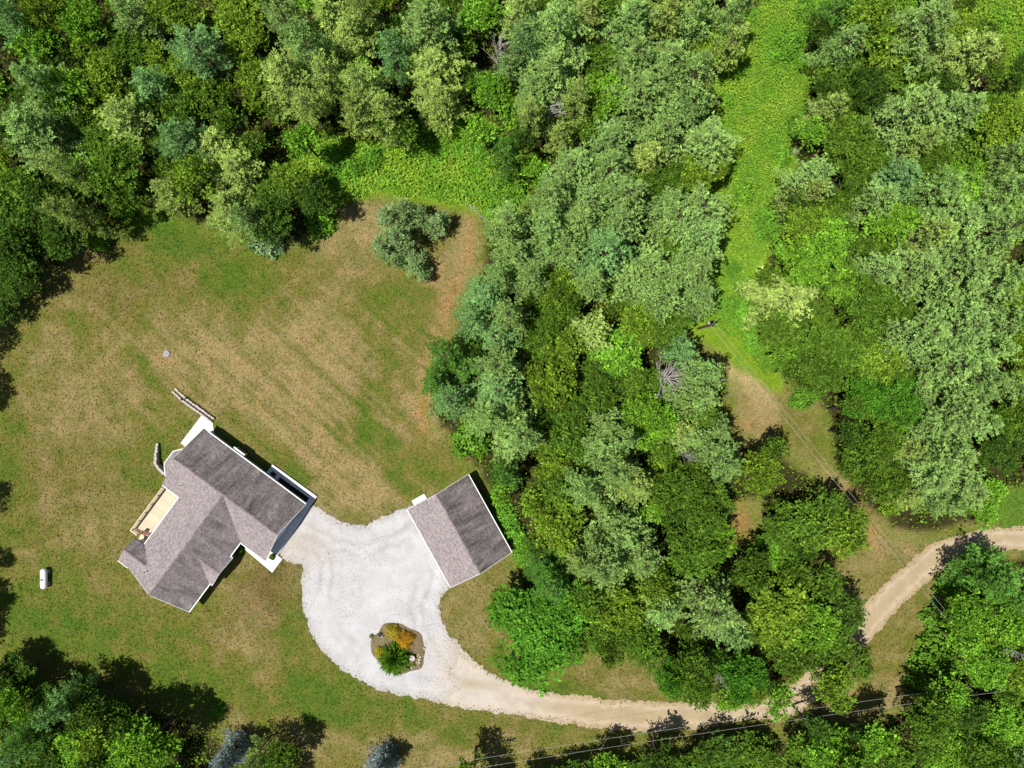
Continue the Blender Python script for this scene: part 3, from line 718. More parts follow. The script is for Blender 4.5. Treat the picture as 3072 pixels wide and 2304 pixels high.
# ------------------------------------------------------------------ foliage prototypes
def unit(a): return a/(np.linalg.norm(a, axis=-1, keepdims=True)+1e-9)
UP = np.array([0, 0, 1.0])
def leaf_quads(P, Dv, Nn, L, Wd):
    """diamond leaves from base P along Dv with face normal near Nn"""
    side = unit(np.cross(Dv, Nn))*(Wd*.5)[:, None]; d = Dv*L[:, None]
    return np.stack([P, P+d*.5+side, P+d, P+d*.5-side], 1)

def limbs_mesh(name, rs, h, R, n, r0, zc, spread=.8, up=.5):
    mb = MB(); lean = rs.uniform(-.3, .3, 2)
    tr = [(lean[0]*t*t, lean[1]*t*t, h*t*.93) for t in np.linspace(0, 1, 7)]
    mb.tube(tr, [r0*(1-t)**.8+.03 for t in np.linspace(0, 1, 7)], 8)
    for k in range(n):
        z = h*rs.uniform(.3, .8); a = rs.uniform(0, 6.28); l = R*rs.uniform(.5, .9)*spread
        p = [(math.cos(a)*l*t, math.sin(a)*l*t, z+l*up*t*(1-.2*t)) for t in (0, .4, .75, 1)]
        mb.tube(p, [r0*.45, r0*.3, r0*.16, .02], 5)
    me = bpy.data.meshes.new(name); me.from_pydata(mb.v, [], mb.f); me.materials.append(M['bark']); return me

def broadleaf(seed, R, h, leaf, nsp, per, flat=.8, loose=.0):
    """crown of leafy sprays: lobes carry outward and upward twigs, each with a fan of leaves"""
    rs = np.random.RandomState(seed); c0 = np.array([0, 0, h-R*flat*.95]); Q = []; T = []
    nl = max(9, int(R*5.5)); ld = unit(rs.randn(nl*5, 3)); ld = ld[ld[:, 2] > -.25][:nl]
    lobc = [c0+d*np.array([R, R, R*flat])*rs.uniform(.42, .82) for d in ld]; lobr = rs.uniform(.19, .36, nl)*R; lobt = rs.uniform(.78, 1.22, nl)
    for k in range(nsp):
        q = rs.randint(nl); d = unit(rs.randn(3)+.5*UP+.35*ld[q]); d[2] = abs(d[2])*.9+.05 if rs.rand() < .85 else d[2]
        c = lobc[q]+d*lobr[q]*np.array([1, 1, flat])*rs.uniform(.55, 1.05)
        tw = unit(d+.55*rs.randn(3)+UP*.15); ln = leaf*rs.uniform(1.6, 3.4)*(1+loose); n = max(4, int(per*rs.uniform(.6, 1.3)))
        t = rs.uniform(0, 1, n); side = unit(np.cross(tw, UP)+.001)
        off = rs.randn(n, 1)*side*(leaf*.75*(1.15-t))[:, None]+rs.randn(n, 3)*leaf*.25
        P = c+tw*(t*ln)[:, None]+off; dv = unit(tw+.9*rs.randn(n, 3)*np.array([1, 1, .6])); nn = unit(UP*.55+d*.8+.85*rs.randn(n, 3)); L = leaf*rs.uniform(.45, 1.5, n)*rs.uniform(.75, 1.25)
        Q.append(leaf_quads(P, dv, nn, L, L*.62))
        T.append(np.clip(lobt[q]*rs.uniform(.6, 1.4)*rs.uniform(.65, 1.4, (n, 1))*np.array([[1+rs.uniform(-.05, .07), 1, 1]]), .2, 2))
    me = quads_mesh('crown', np.concatenate(Q), M['leaf'], np.concatenate(T))
    return me, limbs_mesh('trunk', rs, h*.9, R, 9, .10+R*.03, c0[2])

def pine(seed, R, h, nw=10, nb=5, needle=.40, power=.62, dens=1.0, tier=1.0, z0f=.28, gap=.0):
    """whorls of boughs; each bough forks into twigs that end in tufts of needles"""
    rs = np.random.RandomState(seed); Q = []; T = []; mb = MB(); z0 = h*z0f
    mb.tube([(0, 0, h*t) for t in np.linspace(0, .98, 7)], [(.06+R*.045)*(1-t)+.03 for t in np.linspace(0, .98, 7)], 8)
    for w in range(nw):
        t = min(max((w+rs.uniform(-.3, .3))/(nw-1), 0), 1); z = z0+(h-z0)*t; base = R*(1-t)**power+.3; a0 = rs.uniform(0, 6.28)
        for k in range(nb if t < .9 else 4):
            if rs.rand() < gap: continue
            a = a0+k*6.283/nb+rs.uniform(-.35, .35); L = base*rs.uniform(.55, 1.2)
            dr = np.array([math.cos(a), math.sin(a), 0.0]); sd = np.array([-dr[1], dr[0], 0]); rise = rs.uniform(-.08, .28)+.5*t; ct = rs.uniform(.80, 1.2)
            o = np.array([0, 0, z]); bend = rs.uniform(-.18, .18)
            pos = lambda s: o+dr*L*s+sd*L*bend*s*s+UP*L*rise*s*(1-.15*s)
            mb.tube([tuple(pos(s)) for s in (0, .5, .95)], [.02+.018*L, .015+.008*L, .012], 4, False)
            ntw = max(3, int(L/.42*dens))
            for q in range(ntw+1):
                s = .25+.75*q/ntw if q < ntw else 1.0; sg = -1 if q % 2 else 1
                tl = (.42*L*(1-s)**.8+.30)*rs.uniform(.7, 1.2); td = unit(dr*rs.uniform(.5, .9)+sd*sg*rs.uniform(.5, .9)+UP*rs.uniform(-.05, .3)) if q < ntw else unit(dr+UP*.2)
                tt = rs.uniform(.78, 1.22)
                for g_ in range(max(2, int(tl/.20*dens))):
                    c = pos(s)+td*tl*(g_+.6)/max(2, int(tl/.20*dens))+rs.randn(3)*.05; n = 8
                    dv = unit(td*.8+.75*rs.randn(n, 3)*np.array([1, 1, .6])+UP*.45); ln = needle*rs.uniform(.65, 1.2, n); nn = unit(UP*.75+.8*rs.randn(n, 3))
                    Q.append(leaf_quads(np.repeat(c[None], n, 0), dv, nn, ln, ln*.30)); T.append(ct*tt*rs.uniform(.7, 1.35, (n, 1))*np.ones((1, 3)))
    me = quads_mesh('crown', np.concatenate(Q), M['leaf'], np.concatenate(T))
    tm = bpy.data.meshes.new('trunk'); tm.from_pydata(mb.v, [], mb.f); tm.materials.append(M['bark'])
    return me, tm

def bush(seed, R, h, leaf, n, up=.3):
    rs = np.random.RandomState(seed)
    g = unit(rs.randn(n, 3)); g[:, 2] = np.abs(g[:, 2]); an = np.arctan2(g[:, 1], g[:, 0]); lob = 1+.10*np.sin(3*an+seed)+.07*np.sin(5*an+seed*2)+.06*np.sin(8*an)+.09*rs.randn(n)
    P = g*np.array([R, R, h])*(lob*rs.uniform(.55, 1.0, n)**.5)[:, None]; P[:, 2] = np.maximum(P[:, 2], .05)
    nn = unit(g+.7*rs.randn(n, 3)+UP*up); dv = unit(np.cross(nn, rs.randn(n, 3))); L = leaf*rs.uniform(.6, 1.4, n)
    cl = NZ[seed % 6].fbm(P[:, 0]*1.5+seed, P[:, 1]*1.5, 2)
    T = (.6+.8*cl)[:, None]*rs.uniform(.75, 1.25, (n, 1))*np.ones((1, 3))
    return quads_mesh('foliage', leaf_quads(P-dv*L[:, None]*.5, dv, nn, L, L*.7), M['leaf'], T)

def dead(seed, R, h):
    rs = np.random.RandomState(seed); mb = MB(); br = MB()
    mb.tube([(0, 0, 0), (.1, .05, h*.5), (.15, -.1, h*.95)], [.16, .11, .03], 7)
    for k in range(34):
        z = h*rs.uniform(.35, .97); a = rs.normal(0, .95); l = R*rs.uniform(.3, 1.05)*(1.15-.55*z/h); r = rs.uniform(.25, 1.1)
        d = np.array([math.cos(a), math.sin(a), r]); s = np.array([-d[1], d[0], 0])
        o = np.array([.12, -.05, z]); kk = rs.uniform(-.2, .2)
        pts = [o+d*l*t+s*l*kk*t*t for t in (0, .35, .7, 1)]
        br.tube([tuple(p) for p in pts], [.036, .028, .02, .011], 4)
        for q in range(4):
            t = rs.uniform(.35, .9); p = o+d*l*t+s*l*kk*t*t; e = p+unit(d+s*rs.choice([-1, 1])*rs.uniform(.5, 1)+UP*rs.uniform(-.2, .3))*l*rs.uniform(.2, .4)
            br.tube([tuple(p), tuple((p+e)/2+s*.03), tuple(e)], [.018, .014, .008], 4)
    out = []
    for b_, nme in ((br, 'branches'), (mb, 'trunk')):
        me = bpy.data.meshes.new(nme); me.from_pydata(b_.v, [], b_.f); me.materials.append(M['deadwood']); out.append(me)
    return out

PR = {}
# each entry: list of (crown mesh, trunk mesh, nominal radius, nominal height)
PR['pine'] = [(*pine(11+i, 4.2, 15, nw=11, nb=5, dens=1.0, power=p_, gap=g_), 4.2, 15) for i, (p_, g_) in enumerate([(.55, .05), (.7, .12), (.5, .2), (.62, .1), (.75, .0)])]
PR['pines'] = [(*pine(31+i, 2.5, 10, nw=9, nb=5, dens=1.0, power=.6, gap=.08), 2.5, 10) for i in range(4)]
PR['broad'] = [(*broadleaf(51+i, 4.0, 12, .34, 470, 13, .9, .05), 4.0, 12) for i in range(6)]
PR['broads'] = [(*broadleaf(71+i, 2.3, 8, .29, 230, 10, .95, .1), 2.3, 8) for i in range(5)]
PR['maple'] = [(*broadleaf(91+i, 5.6, 10.5, .32, 1500, 13, .66, .0), 5.6, 10.5) for i in range(2)]
PR['spruce'] = [(*pine(101+i, 2.8, 11, nw=15, nb=8, needle=.3, power=.85, dens=1.1, z0f=.05), 2.8, 11) for i in range(2)]
PR['dead'] = [(*dead(111+i, 2.6, 10), 2.6, 10) for i in range(3)]
PR['shrub'] = [(bush(121+i, 1.6, 1.9, .28, 900), None, 1.6, 1.9) for i in range(4)]

KIND = {  # code: (prototype, sunlit colour, spread, name, phrase, height range)
 'P': ('pine', (142,176,96), .08, 'pine_tree', 'pale grey-green pine', (13, 17)),
 'Q': ('pine', (126,168,98), .08, 'pine_tree', 'bluish-green pine', (13, 16)),
 'Y': ('pine', (158,182,92), .09, 'pine_tree', 'pale yellow-green pine', (12, 16)),
 'E': ('pine', (98,144,58), .08, 'pine_tree', 'deep green pine', (11, 14)),
 'O': ('broad', (112,142,44), .08, 'broadleaf_tree', 'olive-green broadleaf tree', (9, 12)),
 'G': ('broad', (112,158,48), .08, 'broadleaf_tree', 'bright green broadleaf tree', (8, 11)),
 'D': ('broad', (86,118,38), .08, 'broadleaf_tree', 'dark green broadleaf tree', (8, 11)),
 'K': ('broad', (70,100,36), .08, 'broadleaf_tree', 'very dark green broadleaf tree', (8, 11)),
 'M': ('maple', (90,142,44), .05, 'maple_tree', 'dense rounded rich green maple', (9, 11)),
 'B': ('spruce', (150,166,166), .04, 'spruce_tree', 'silvery blue spruce', (9, 11)),
 'X': ('dead', (200,195,190), .05, 'dead_tree', 'bare grey dead tree', (10, 13)),
 'S': ('shrub', (104,150,48), .15, 'shrub', 'low green shrub', (1.6, 2.6)),
 'T': ('shrub', (128,160,110), .1, 'shrub', 'low bluish-green shrub', (1.6, 2.6)),
}
for a_, b_ in zip('dkog', 'DKOG'):
    q_ = KIND[b_]; KIND[a_] = (q_[0], q_[1], q_[2], 'young_tree', q_[4].replace('broadleaf tree', 'young tree'), q_[5])
# trees read off the photograph, crop by crop: code x y radius in crop pixels
CROPS = {
'A': (0, 0, .46293, """Q60,110,170 O300,60,150 G560,130,140 P850,100,180 O1150,90,150 G880,190,80 O1540,130,190 P1850,120,180 Y2120,100,160
G250,280,150 K400,380,140 O600,290,130 D830,300,160 Q1290,320,210 O1620,300,130 P1980,280,170 Y1850,480,230 Y2120,500,170
P250,540,190 G450,590,120 O640,500,150 Q980,560,190 O1180,520,160 D1350,620,140 O1650,580,150 D1780,650,130 Y2000,690,150
P200,830,260 O560,640,140 Y820,780,190 G430,680,90 D700,900,150 Q1170,900,190 Y1400,950,210 D1530,830,100 K1000,720,120
Y400,1100,140 D130,1250,200 Y430,1380,130 G600,1150,120 D760,1100,180 D800,1260,150 K130,1430,180 K330,1330,140 K100,1600,150 K400,1560,130
Y1550,1100,210 Y1100,1250,160 O1280,1180,130 Y1480,1330,200 P1600,1420,150 D1800,1250,160 K1760,1420,150 O1900,1180,130 K2040,1290,140 T1730,1560,110 S2070,1430,110 S620,1530,90 S800,1340,80 G1960,900,120 K130,900,100 K500,1250,110 D1180,720,120 D1650,960,90"""),
'B': (1024, 0, .46293, """S190,1020,90 S60,1080,80 S-60,1010,90 S560,840,80 S730,800,80 S900,960,80 S1120,1180,80 S1060,1290,70 Y60,200,190 P560,150,250 Q330,330,150 Y600,460,220 Y650,640,160 Y150,560,190 Y280,720,150 D340,840,120 Y100,720,120
G920,80,150 Y1150,80,170 P1400,160,220 Q1180,270,160 X1010,340,150 P1080,450,100 Y1580,110,170 P1900,120,210 D1750,60,120 Y2120,100,170
G970,600,140 G1050,720,120 G930,850,110 E1060,1000,110 P1370,470,220 P1250,620,170 Y1530,620,130 X1340,740,160 Y1230,740,140 D1680,420,150 G1700,640,150 P1950,600,240 P1900,380,170 P2120,430,200 P2100,660,170 Y130,50,130
Y1420,880,90 P1750,900,190 P2080,880,200 Y2000,1020,120 G1220,1110,100 P1500,1100,220 P1750,1080,190 P1380,1250,190 P1850,1270,180 P1620,1300,170 P2130,1320,150 D2090,1180,150 D1560,820,110 D750,330,110 K800,520,110 K1180,900,80"""),
'C': (2048, 0, .46293, """P80,100,180 P350,60,150 O150,250,170 Y330,270,110 P80,500,200 P60,680,180 P170,940,200 O100,1130,160 P120,1380,220 P120,1560,190
E1010,60,140 K880,230,110 P1060,290,160 O1180,150,180 G1350,40,140 P1560,170,250 Y1900,330,220 O1330,330,150 D1000,480,190 D1400,480,190 K950,600,120 K1150,600,140 Y970,690,140 P1500,720,260 P1800,720,190 O1050,800,180 G800,870,100 D1080,950,180 Y1540,920,150 D1850,930,190 P2140,1020,170 D1180,1050,140 P840,1150,180 Q1400,1150,190 P1640,1230,180 G1850,1180,180 O2050,840,170 P2150,1220,150 P1260,1290,170 D1070,1180,130 Y830,1250,130 K780,1350,110 S560,1440,110 S400,1250,80 S690,290,100 S620,340,70 S760,380,70 S790,250,60 S740,820,70 S660,1000,60 S300,640,60 S470,80,60 S800,60,70 O780,1450,140 D1000,1400,170 G1350,1440,170 P1780,1450,230 P2080,1480,220 D1250,1550,150 G900,1570,180 G670,1590,110 Y1600,1520,120 K1650,600,110 K2180,480,110 D1600,1020,130"""),
'V': (2048, 768, .46293, """P80,100,200 P60,260,160 S430,390,100 S310,330,70 S420,210,80 S330,80,60 S470,560,70 S560,680,70 S770,930,70 S850,880,60 Y690,280,230 D540,180,100 G760,60,150 D950,130,180 G1050,200,130 D1180,300,190 P1280,100,170 P1500,90,200 P1800,120,250 P2050,150,200 O2170,250,120 D1350,370,150 D600,480,130 D850,450,160 D780,600,180 G660,650,110 D960,620,180 D1150,500,170 P1560,500,220 P1800,450,230 P2100,420,170 D1100,720,190 O1250,700,150 P1750,720,230 P2000,600,180 O2150,650,150 D720,740,110 D900,770,140 D1380,800,160 P1950,800,150 M1170,930,150 M1400,950,160 D1080,1000,110 G1330,1090,80 P1750,1000,200 K1070,1150,90 D1240,1230,170 D1130,1350,130 P1600,1120,180 P1900,1080,180 D2120,1050,170 Y1450,1250,150 P1700,1300,200 P1560,1450,200 P1820,1500,190 K2050,1280,150 D1300,1450,150 Y1450,1550,140 O1340,1560,100 P1720,1600,130 D1350,1150,120 P2100,850,120"""),
'E': (1200, 600, .46293, """P700,160,180 P950,180,180 P1180,130,200 P1430,130,200 Q1350,320,230 P1080,330,180 P760,330,180 P650,500,140 P850,500,150 P1800,140,220 D1800,260,160 P1620,400,170 P1850,480,200 P1950,610,140 P1720,620,190 P1500,500,180 P1250,540,150 O1020,560,130 D1050,680,130 Q560,640,170 Q480,780,160 P700,750,150 Q620,900,170 D900,720,130 Y1240,880,190 D960,830,130 D1480,680,150 O1550,800,150 D1720,800,160 G1430,980,170 D900,980,150 O1070,960,120 E300,1000,170 E430,1080,140 E230,1180,130 Q330,1290,160 P640,1080,170 Q640,1230,190 P580,1400,190 P740,1500,200 P720,1330,150 O960,1140,170 D1180,1150,180 K1380,1170,160 D1560,1250,170 D1050,1310,170 D1280,1280,150 D1000,1500,170 P1330,1450,170 P1280,1580,170 P1450,1560,130 G1580,1400,130 G1690,1450,100 Q1830,970,110 X1700,1150,190 P1980,1110,150 P1940,1260,170 X2010,1230,140 D1950,1400,140 P1880,1530,150 P2060,1500,140 S460,1560,120 D1150,1600,130 K520,1000,100"""),
'H': (1024, 1536, .46293, """M1285,740,385 E1300,330,130 E1370,480,140 S1100,110,90 S1060,30,80 S1165,200,70 K1290,180,110 P1820,150,230 P1700,350,210 P1950,300,180 Y1540,330,120 O1400,90,170 O1800,600,160 D1650,740,140 D1900,800,160 P2080,620,180 O2050,480,150 D1740,880,90 M2130,1070,110 B230,1730,105 D860,1670,110 K2050,1580,120 G1720,1650,100 D1600,560,120 D1880,450,130 D1960,900,110 S1180,300,70"""),
'F': (2048, 1536, .46293, """D120,60,150 G200,180,130 D60,250,170 D430,380,140 D850,60,200 O1030,130,180 D650,90,160 G600,260,140 P200,620,230 P320,770,120 O620,640,200 G830,720,150 D890,450,120 D700,420,120 K1030,640,120 D930,900,170 D1090,960,120 D700,930,150 M350,1050,170 X210,1020,100 D60,1030,150 O960,1120,140 G620,1230,90 G300,1160,100 D80,1150,100
E2030,430,210 E2130,560,170 E1930,420,90 G1850,650,140 S1720,540,90 G1740,690,90 S1680,690,110 S1650,850,120 S1600,1000,110 S1560,1120,100 S1700,1000,120 G1700,1150,110 G1950,1000,130 O1900,880,120 X2150,890,130 G2100,700,150 K830,1330,110 G870,1400,90 G1000,1460,100 G1220,1390,120 K1150,1340,80 D800,1560,170 G860,1490,110 D480,1500,120 K200,1530,170 D500,1570,160 G1050,1600,140 D1300,1560,180 D1540,1460,170 G1750,1550,180 D1600,1310,140 K1800,1290,140 G2000,1370,140 T1900,1320,70 G2100,1460,170 D1950,1600,160 Q2190,1630,110 D90,1620,140 G2000,800,120 O2170,1050,120 G1800,830,110 K1950,560,110"""),
'N': (1500, 1250, .7087, """P90,80,110 D300,70,110 P480,230,130 Y570,280,110 P360,310,110 G620,60,90 D700,130,80 Y770,60,70 P880,130,100 P950,190,100 X780,170,50 O1090,230,100 D1150,150,60 D780,330,120 O680,270,90 D900,370,90 D250,300,100 O150,360,70 O200,200,90 E30,250,70 G20,330,60"""),
'R': (0, 0, 1.0, """K1450,2300,60 D1580,2310,55 K1700,2285,60 K1800,2280,60 D1900,2262,58 K1985,2250,55 G2010,2300,55 D1640,2325,50 G1850,2320,50 K2080,2290,55 D2150,2240,50 K60,815,60 K15,890,60 K115,770,50 D20,800,60 K60,2010,60 K150,2090,60 E100,2190,65 K260,2140,60 D330,2100,50 K400,2170,55 O330,2200,50 D200,2220,60 G500,2270,50 K820,2290,55 D760,2300,45 G30,2090,45"""),
'L': (0, 1600, .45208, """G140,1120,110 K100,1010,100 Q380,1170,110 K560,1170,150 E200,1330,150 D350,1290,130 G560,1420,150 O700,1360,130 G950,1420,190 G1090,1450,120 K880,1270,100 Q60,1450,140 K650,1530,120 B1450,1570,100 S1430,1190,55 Y1660,1540,100 D1850,1500,130 K30,1200,120 K400,1450,120 D800,1530,120"""),
}
EXTRA = [  # trees whose crowns lie outside the frame and whose shade falls into it: code, base pixel x, y, radius m
 ('D',-78,1190,3.2), ('D',-62,1520,2.4), ('K',-80,1690,3.0), ('D',-70,1810,2.8), ('D',30,1995,2.6), ('K',-40,1000,3.2), ('D',-120,1100,3.6), ('G',-110,1900,3.5)]

trees = []   # (code, base x, base y, radius, height, px, py)
rs = random.Random(5)
for key, (ox, oy, s, txt) in CROPS.items():
    for tok in txt.split():
        code = tok[0]; x, y, r = map(float, tok[1:].split(','))
        px, py = ox+x*s, oy+y*s; hr_ = KIND[code][5]; h = rs.uniform(*hr_)
        rad = r*s/PPM
        if code in 'PQYE': h = min(h, 7+rad*2.4)*rs.uniform(.82, 1.15)
        if code in 'OGDK': h = min(h, 5.0+rad*1.7)*rs.uniform(.72, 1.18)
        if key == 'F' and y > 1400 and x < 700: h *= .7
        if key == 'R': h *= .66; py += 62 if y > 2230 else 12
        if key == 'F' and y > 1290 and x < 1400: py += 26
        zc = h*(.72 if code not in 'ST' else .5); p = W(px, py, zc); rad *= (CAM_H-zc)/CAM_H*1.0
        trees.append((code, p[0], p[1], rad, h, px, py))
for code, bx_, by_, rad in EXTRA:
    p = W(bx_, by_); trees.append((code, p[0], p[1], rad, 10.0, bx_, by_))
# lower trees that fill the gaps of the wood
rn = np.random.RandomState(8); cand = np.stack([rn.uniform(-76, 76, 9000), rn.uniform(-58, 58, 9000)], 1)
openP = np.maximum.reduce([sdf(P_, cand[:, 0], cand[:, 1]) for P_ in (LAWN, CLEAR, SOILP, STRIP, WEEDS, GREENR, WEEDR, GRAVEL, ROAD)])
cand = cand[openP < -3.2]; fill = 0
occ = [(t[1], t[2], t[3]) for t in trees]
for cx, cy in cand:
    if fill >= 140: break
    if all((cx-a)**2+(cy-b)**2 > (1.0+.72*r)**2 for a, b, r in occ):
        rad = rn.uniform(1.6, 2.5); code = rn.choice(list('dkdog')); h = rn.uniform(5.5, 8.0)
        k = CAM_H/(CAM_H-.7*h)*PPM
        trees.append((code, cx, cy, rad, h, 1536+cx*k, 1152-cy*k)); occ.append((cx, cy, rad)); fill += 1

def zone(px, py):
    x, y = px/D2, py/D2
    if x < 0 or x > 2212 or y < 0 or y > 1659: return 'just outside the picture edge'
    if y > 1370 and x < 480: return 'in the lower left corner wood'
    if y > 1480 and x < 1150: return 'along the bottom edge below the lawn'
    if y > 1500 and x < 1750: return 'along the bottom edge below the dirt road'
    if x > 1950 and y > 1170: return 'right of the dirt road bend'
    if y > 1480: return 'in the lower right corner wood'
    if x < 480:
        if y < 160: return 'in the top left corner'
        if y < 330: return 'at the left under the top corner'
        return 'above the left side of the lawn'
    if x < 760:
        if y < 210: return 'at the top left of centre'
        return 'in the wood point above the lawn'
    if x < 1120 and y < 330: return 'at the top behind the weed patch'
    if x < 1320 and y < 330: return 'at the top centre'
    if x < 1620 and y < 260: return 'at the top left of the weedy strip'
    if x < 1620 and y < 470: return 'beside the weedy strip, upper wood'
    if x < 1200 and y < 720: return 'at the upper right rim of the lawn'
    if x < 1200 and y < 1050: return 'at the right rim of the lawn'
    if x < 1600 and y < 700: return 'in the central wood, upper part'
    if x < 1640 and y < 950: return 'in the central wood, middle part'
    if x < 1640 and y < 1180: return 'in the central wood, right of the garage'
    if x < 1330: return 'between garage and dirt road'
    if x < 1920 and y > 960: return 'in the wood above the dirt road'
    if y < 170: return 'at the top right'
    if y < 380: return 'right of the weedy strip, upper part'
    if y < 560: return 'right of the weedy strip, lower part'
    if y < 760: return 'in the right-hand wood above the clearing'
    if y < 960: return 'in the right-hand wood beside the clearing'
    return 'in the right-hand wood above the road'

ORD = ['first','second','third','fourth','fifth','sixth','seventh','eighth','ninth','tenth','eleventh','twelfth']+['%dth' % i for i in range(13, 60)]
names = {}
for i, t in enumerate(trees):
    ph = KIND[t[0]][4]
    if t[0] in 'DKOG' and t[3] < 2.0: ph = 'small '+ph.replace('broadleaf ', '')
    names.setdefault((ph, zone(t[5], t[6])), []).append(i)
LAB = {}
for (ph, zn), idx in names.items():
    idx.sort(key=lambda i: trees[i][5])
    for k, i in enumerate(idx):
        LAB[i] = '%s %s' % (ph, zn) if len(idx) == 1 else '%s %s, %s from left' % (ph, zn, ORD[k])
GROUP = {'young_tree': 'low young trees between the tall ones', 'pine_tree': 'pines of the wood', 'broadleaf_tree': 'broadleaf trees of the wood', 'shrub': 'shrubs along the wood edge', 'dead_tree': 'bare dead trees in the wood', 'spruce_tree': 'blue spruces at the bottom edge', 'maple_tree': 'rounded maples'}
for i, (code, x, y, rad, h, px, py) in enumerate(trees):
    pk, colr, spread, nm, ph, hr_ = KIND[code]
    if pk == 'pine' and rad < 2.6: pk = 'pines'
    if pk == 'broad' and rad < 2.7: pk = 'broads'
    protos = PR[pk]; cm, tm, r0, h0 = protos[rs.randrange(len(protos))]
    e = empty(nm, (x, y, -.05), rs.uniform(0, 6.28)); tag(e, LAB[i], 'shrub' if nm == 'shrub' else 'tree', GROUP[nm])
    k = rad/r0*rs.uniform(.95, 1.08); kz = h/h0
    if pk == 'shrub': kz = rs.uniform(.7, 1.1)*max(.6, k)
    e.scale = (k*rs.uniform(.92, 1.08), k*rs.uniform(.92, 1.08), kz)
    c = link('branches' if pk == 'dead' else ('foliage' if pk == 'shrub' else 'crown'), cm, e)
    v = np.array(alb(*colr, 1.0)[:3])*rs.uniform(1-spread*1.6, 1+spread*1.3); hs = rs.uniform(-spread, spread)*.45
    c.color = (float(v[0]*(1+hs)), float(v[1]), float(v[2]*(1-hs*.5)), 1)
    if tm is not None: link('trunk', tm, e)
    else:
        st = MB()
        for q in range(4): st.tube([(0, 0, 0), (.25*math.cos(q*1.6+.4), .25*math.sin(q*1.6+.4), .5), (.6*math.cos(q*1.6), .6*math.sin(q*1.6), 1.0)], [.04, .03, .015], 5)
        if 'shrub_stem' not in bpy.data.meshes:
            so = st.build('stem', M['bark'], e); so.data.name = 'shrub_stem'
        else: link('stem', bpy.data.meshes['shrub_stem'], e)

# the lone tree on the lawn: several leaning leaders
def lone():
    p = W(1262, 735); root = empty('pine_tree', (p[0], p[1], -.05)); tag(root, 'lone irregular grey-green pine standing on the lawn with its shadow beside it', 'tree')
    for k, (x, y, r, h) in enumerate([(1168, 655, 2.2, 9.0), (1215, 632, 2.0, 8.6), (1150, 735, 2.0, 7.6), (1305, 668, 1.9, 6.0), (1243, 792, 1.8, 6.0), (1268, 828, 1.1, 4.4), (1200, 710, 2.1, 9.6), (1330, 650, 1.2, 4.6), (1265, 640, 1.2, 7.0), (1190, 780, 1.3, 6.4)]):
        cm, tm, r0, h0 = PR['pines'][k % 4]; q = W(x, y, h*.72)
        lean = Vector((q[0]-p[0], q[1]-p[1], h*.72)); c = link('crown', cm, root)
        base = Vector((0, 0, 0)).lerp(Vector((lean.x, lean.y, 0)), .75); rest = Vector((lean.x-base.x, lean.y-base.y, h*.72))
        c.location = base; c.rotation_mode = 'QUATERNION'; c.rotation_quaternion = rest.to_track_quat('Z', 'Y') @ Matrix.Rotation(k*1.3, 3, 'Z').to_quaternion()
        c.scale = (r/r0, r/r0, h/h0); v = alb(142, 170, 108, .92); c.color = v
        t = link('trunk', tm, root); t.location = base; t.rotation_mode = 'QUATERNION'; t.rotation_quaternion = c.rotation_quaternion; t.scale = (c.scale[0]*.7, c.scale[1]*.7, c.scale[2])
lone()

# ------------------------------------------------------------------ undergrowth, weeds, grass
def scatter(P, n, seed):
    r = np.random.RandomState(seed); lo = P.min(0)-1; hi = P.max(0)+1; lo = np.maximum(lo, (-82, -63)); hi = np.minimum(hi, (82, 63))
    X = r.uniform(lo[0], hi[0], n); Y = r.uniform(lo[1], hi[1], n); return X, Y, r

def weed_patch(name, P, dens, cols, hmax, leaf, label, seed, wob=1.5):
    lo = np.maximum(P.min(0)-1, (-82, -63)); hi = np.minimum(P.max(0)+1, (82, 63)); n = int((hi[0]-lo[0])*(hi[1]-lo[1])*dens)
    X, Y, r = scatter(P, n, seed); d = sdf(P, X, Y)+.7+(NZ[1].fbm(X*.5, Y*.5)-.5)*wob*2; k = d > 0; k &= np.maximum(sdf(LAWN, X, Y), sdf(CLEAR, X, Y)) < .3; X, Y, d = X[k], Y[k], d[k]; n = len(X)
    hh = NZ[0].fbm(X*.45, Y*.45, 3); Z = hmax*np.clip(d*.8, .15, 1)*(.25+.9*hh)*r.uniform(.5, 1.0, n)
    Pn = np.stack([X, Y, Z], -1); nn = unit(UP+.75*r.randn(n, 3)); dv = unit(np.cross(nn, r.randn(n, 3))); L = leaf*r.uniform(.6, 1.5, n)
    f = np.clip(NZ[2].fbm(X*.35+seed, Y*.35, 4)*2.2-.6, 0, 1)[:, None]
    T = (np.array(cols[0])*(1-f)+np.array(cols[1])*f)*r.uniform(.6, 1.3, (n, 1))
    o = link(name, quads_mesh(name, leaf_quads(Pn-dv*L[:, None]*.5, dv, nn, L, L*.6), M['weed'], T)); tag(o, label, 'weeds', None, 'stuff')
CL = lambda r, g, b: np.array(alb(r, g, b, .82)[:3])
weed_patch('weeds', WEEDS, 42, (CL(112,170,52), CL(152,190,62)), 1.1, .34, 'dense bright green weeds between the lawn and the wood', 1)
weed_patch('weeds', STRIP, 62, (CL(116,170,56), CL(150,188,66)), .8, .24, 'long strip of yellow-green weeds running down through the wood', 2)
weed_patch('weeds', WEEDR, 30, (CL(116,168,56), CL(156,186,68)), 1.0, .32, 'bright green weeds at the top right corner', 3)

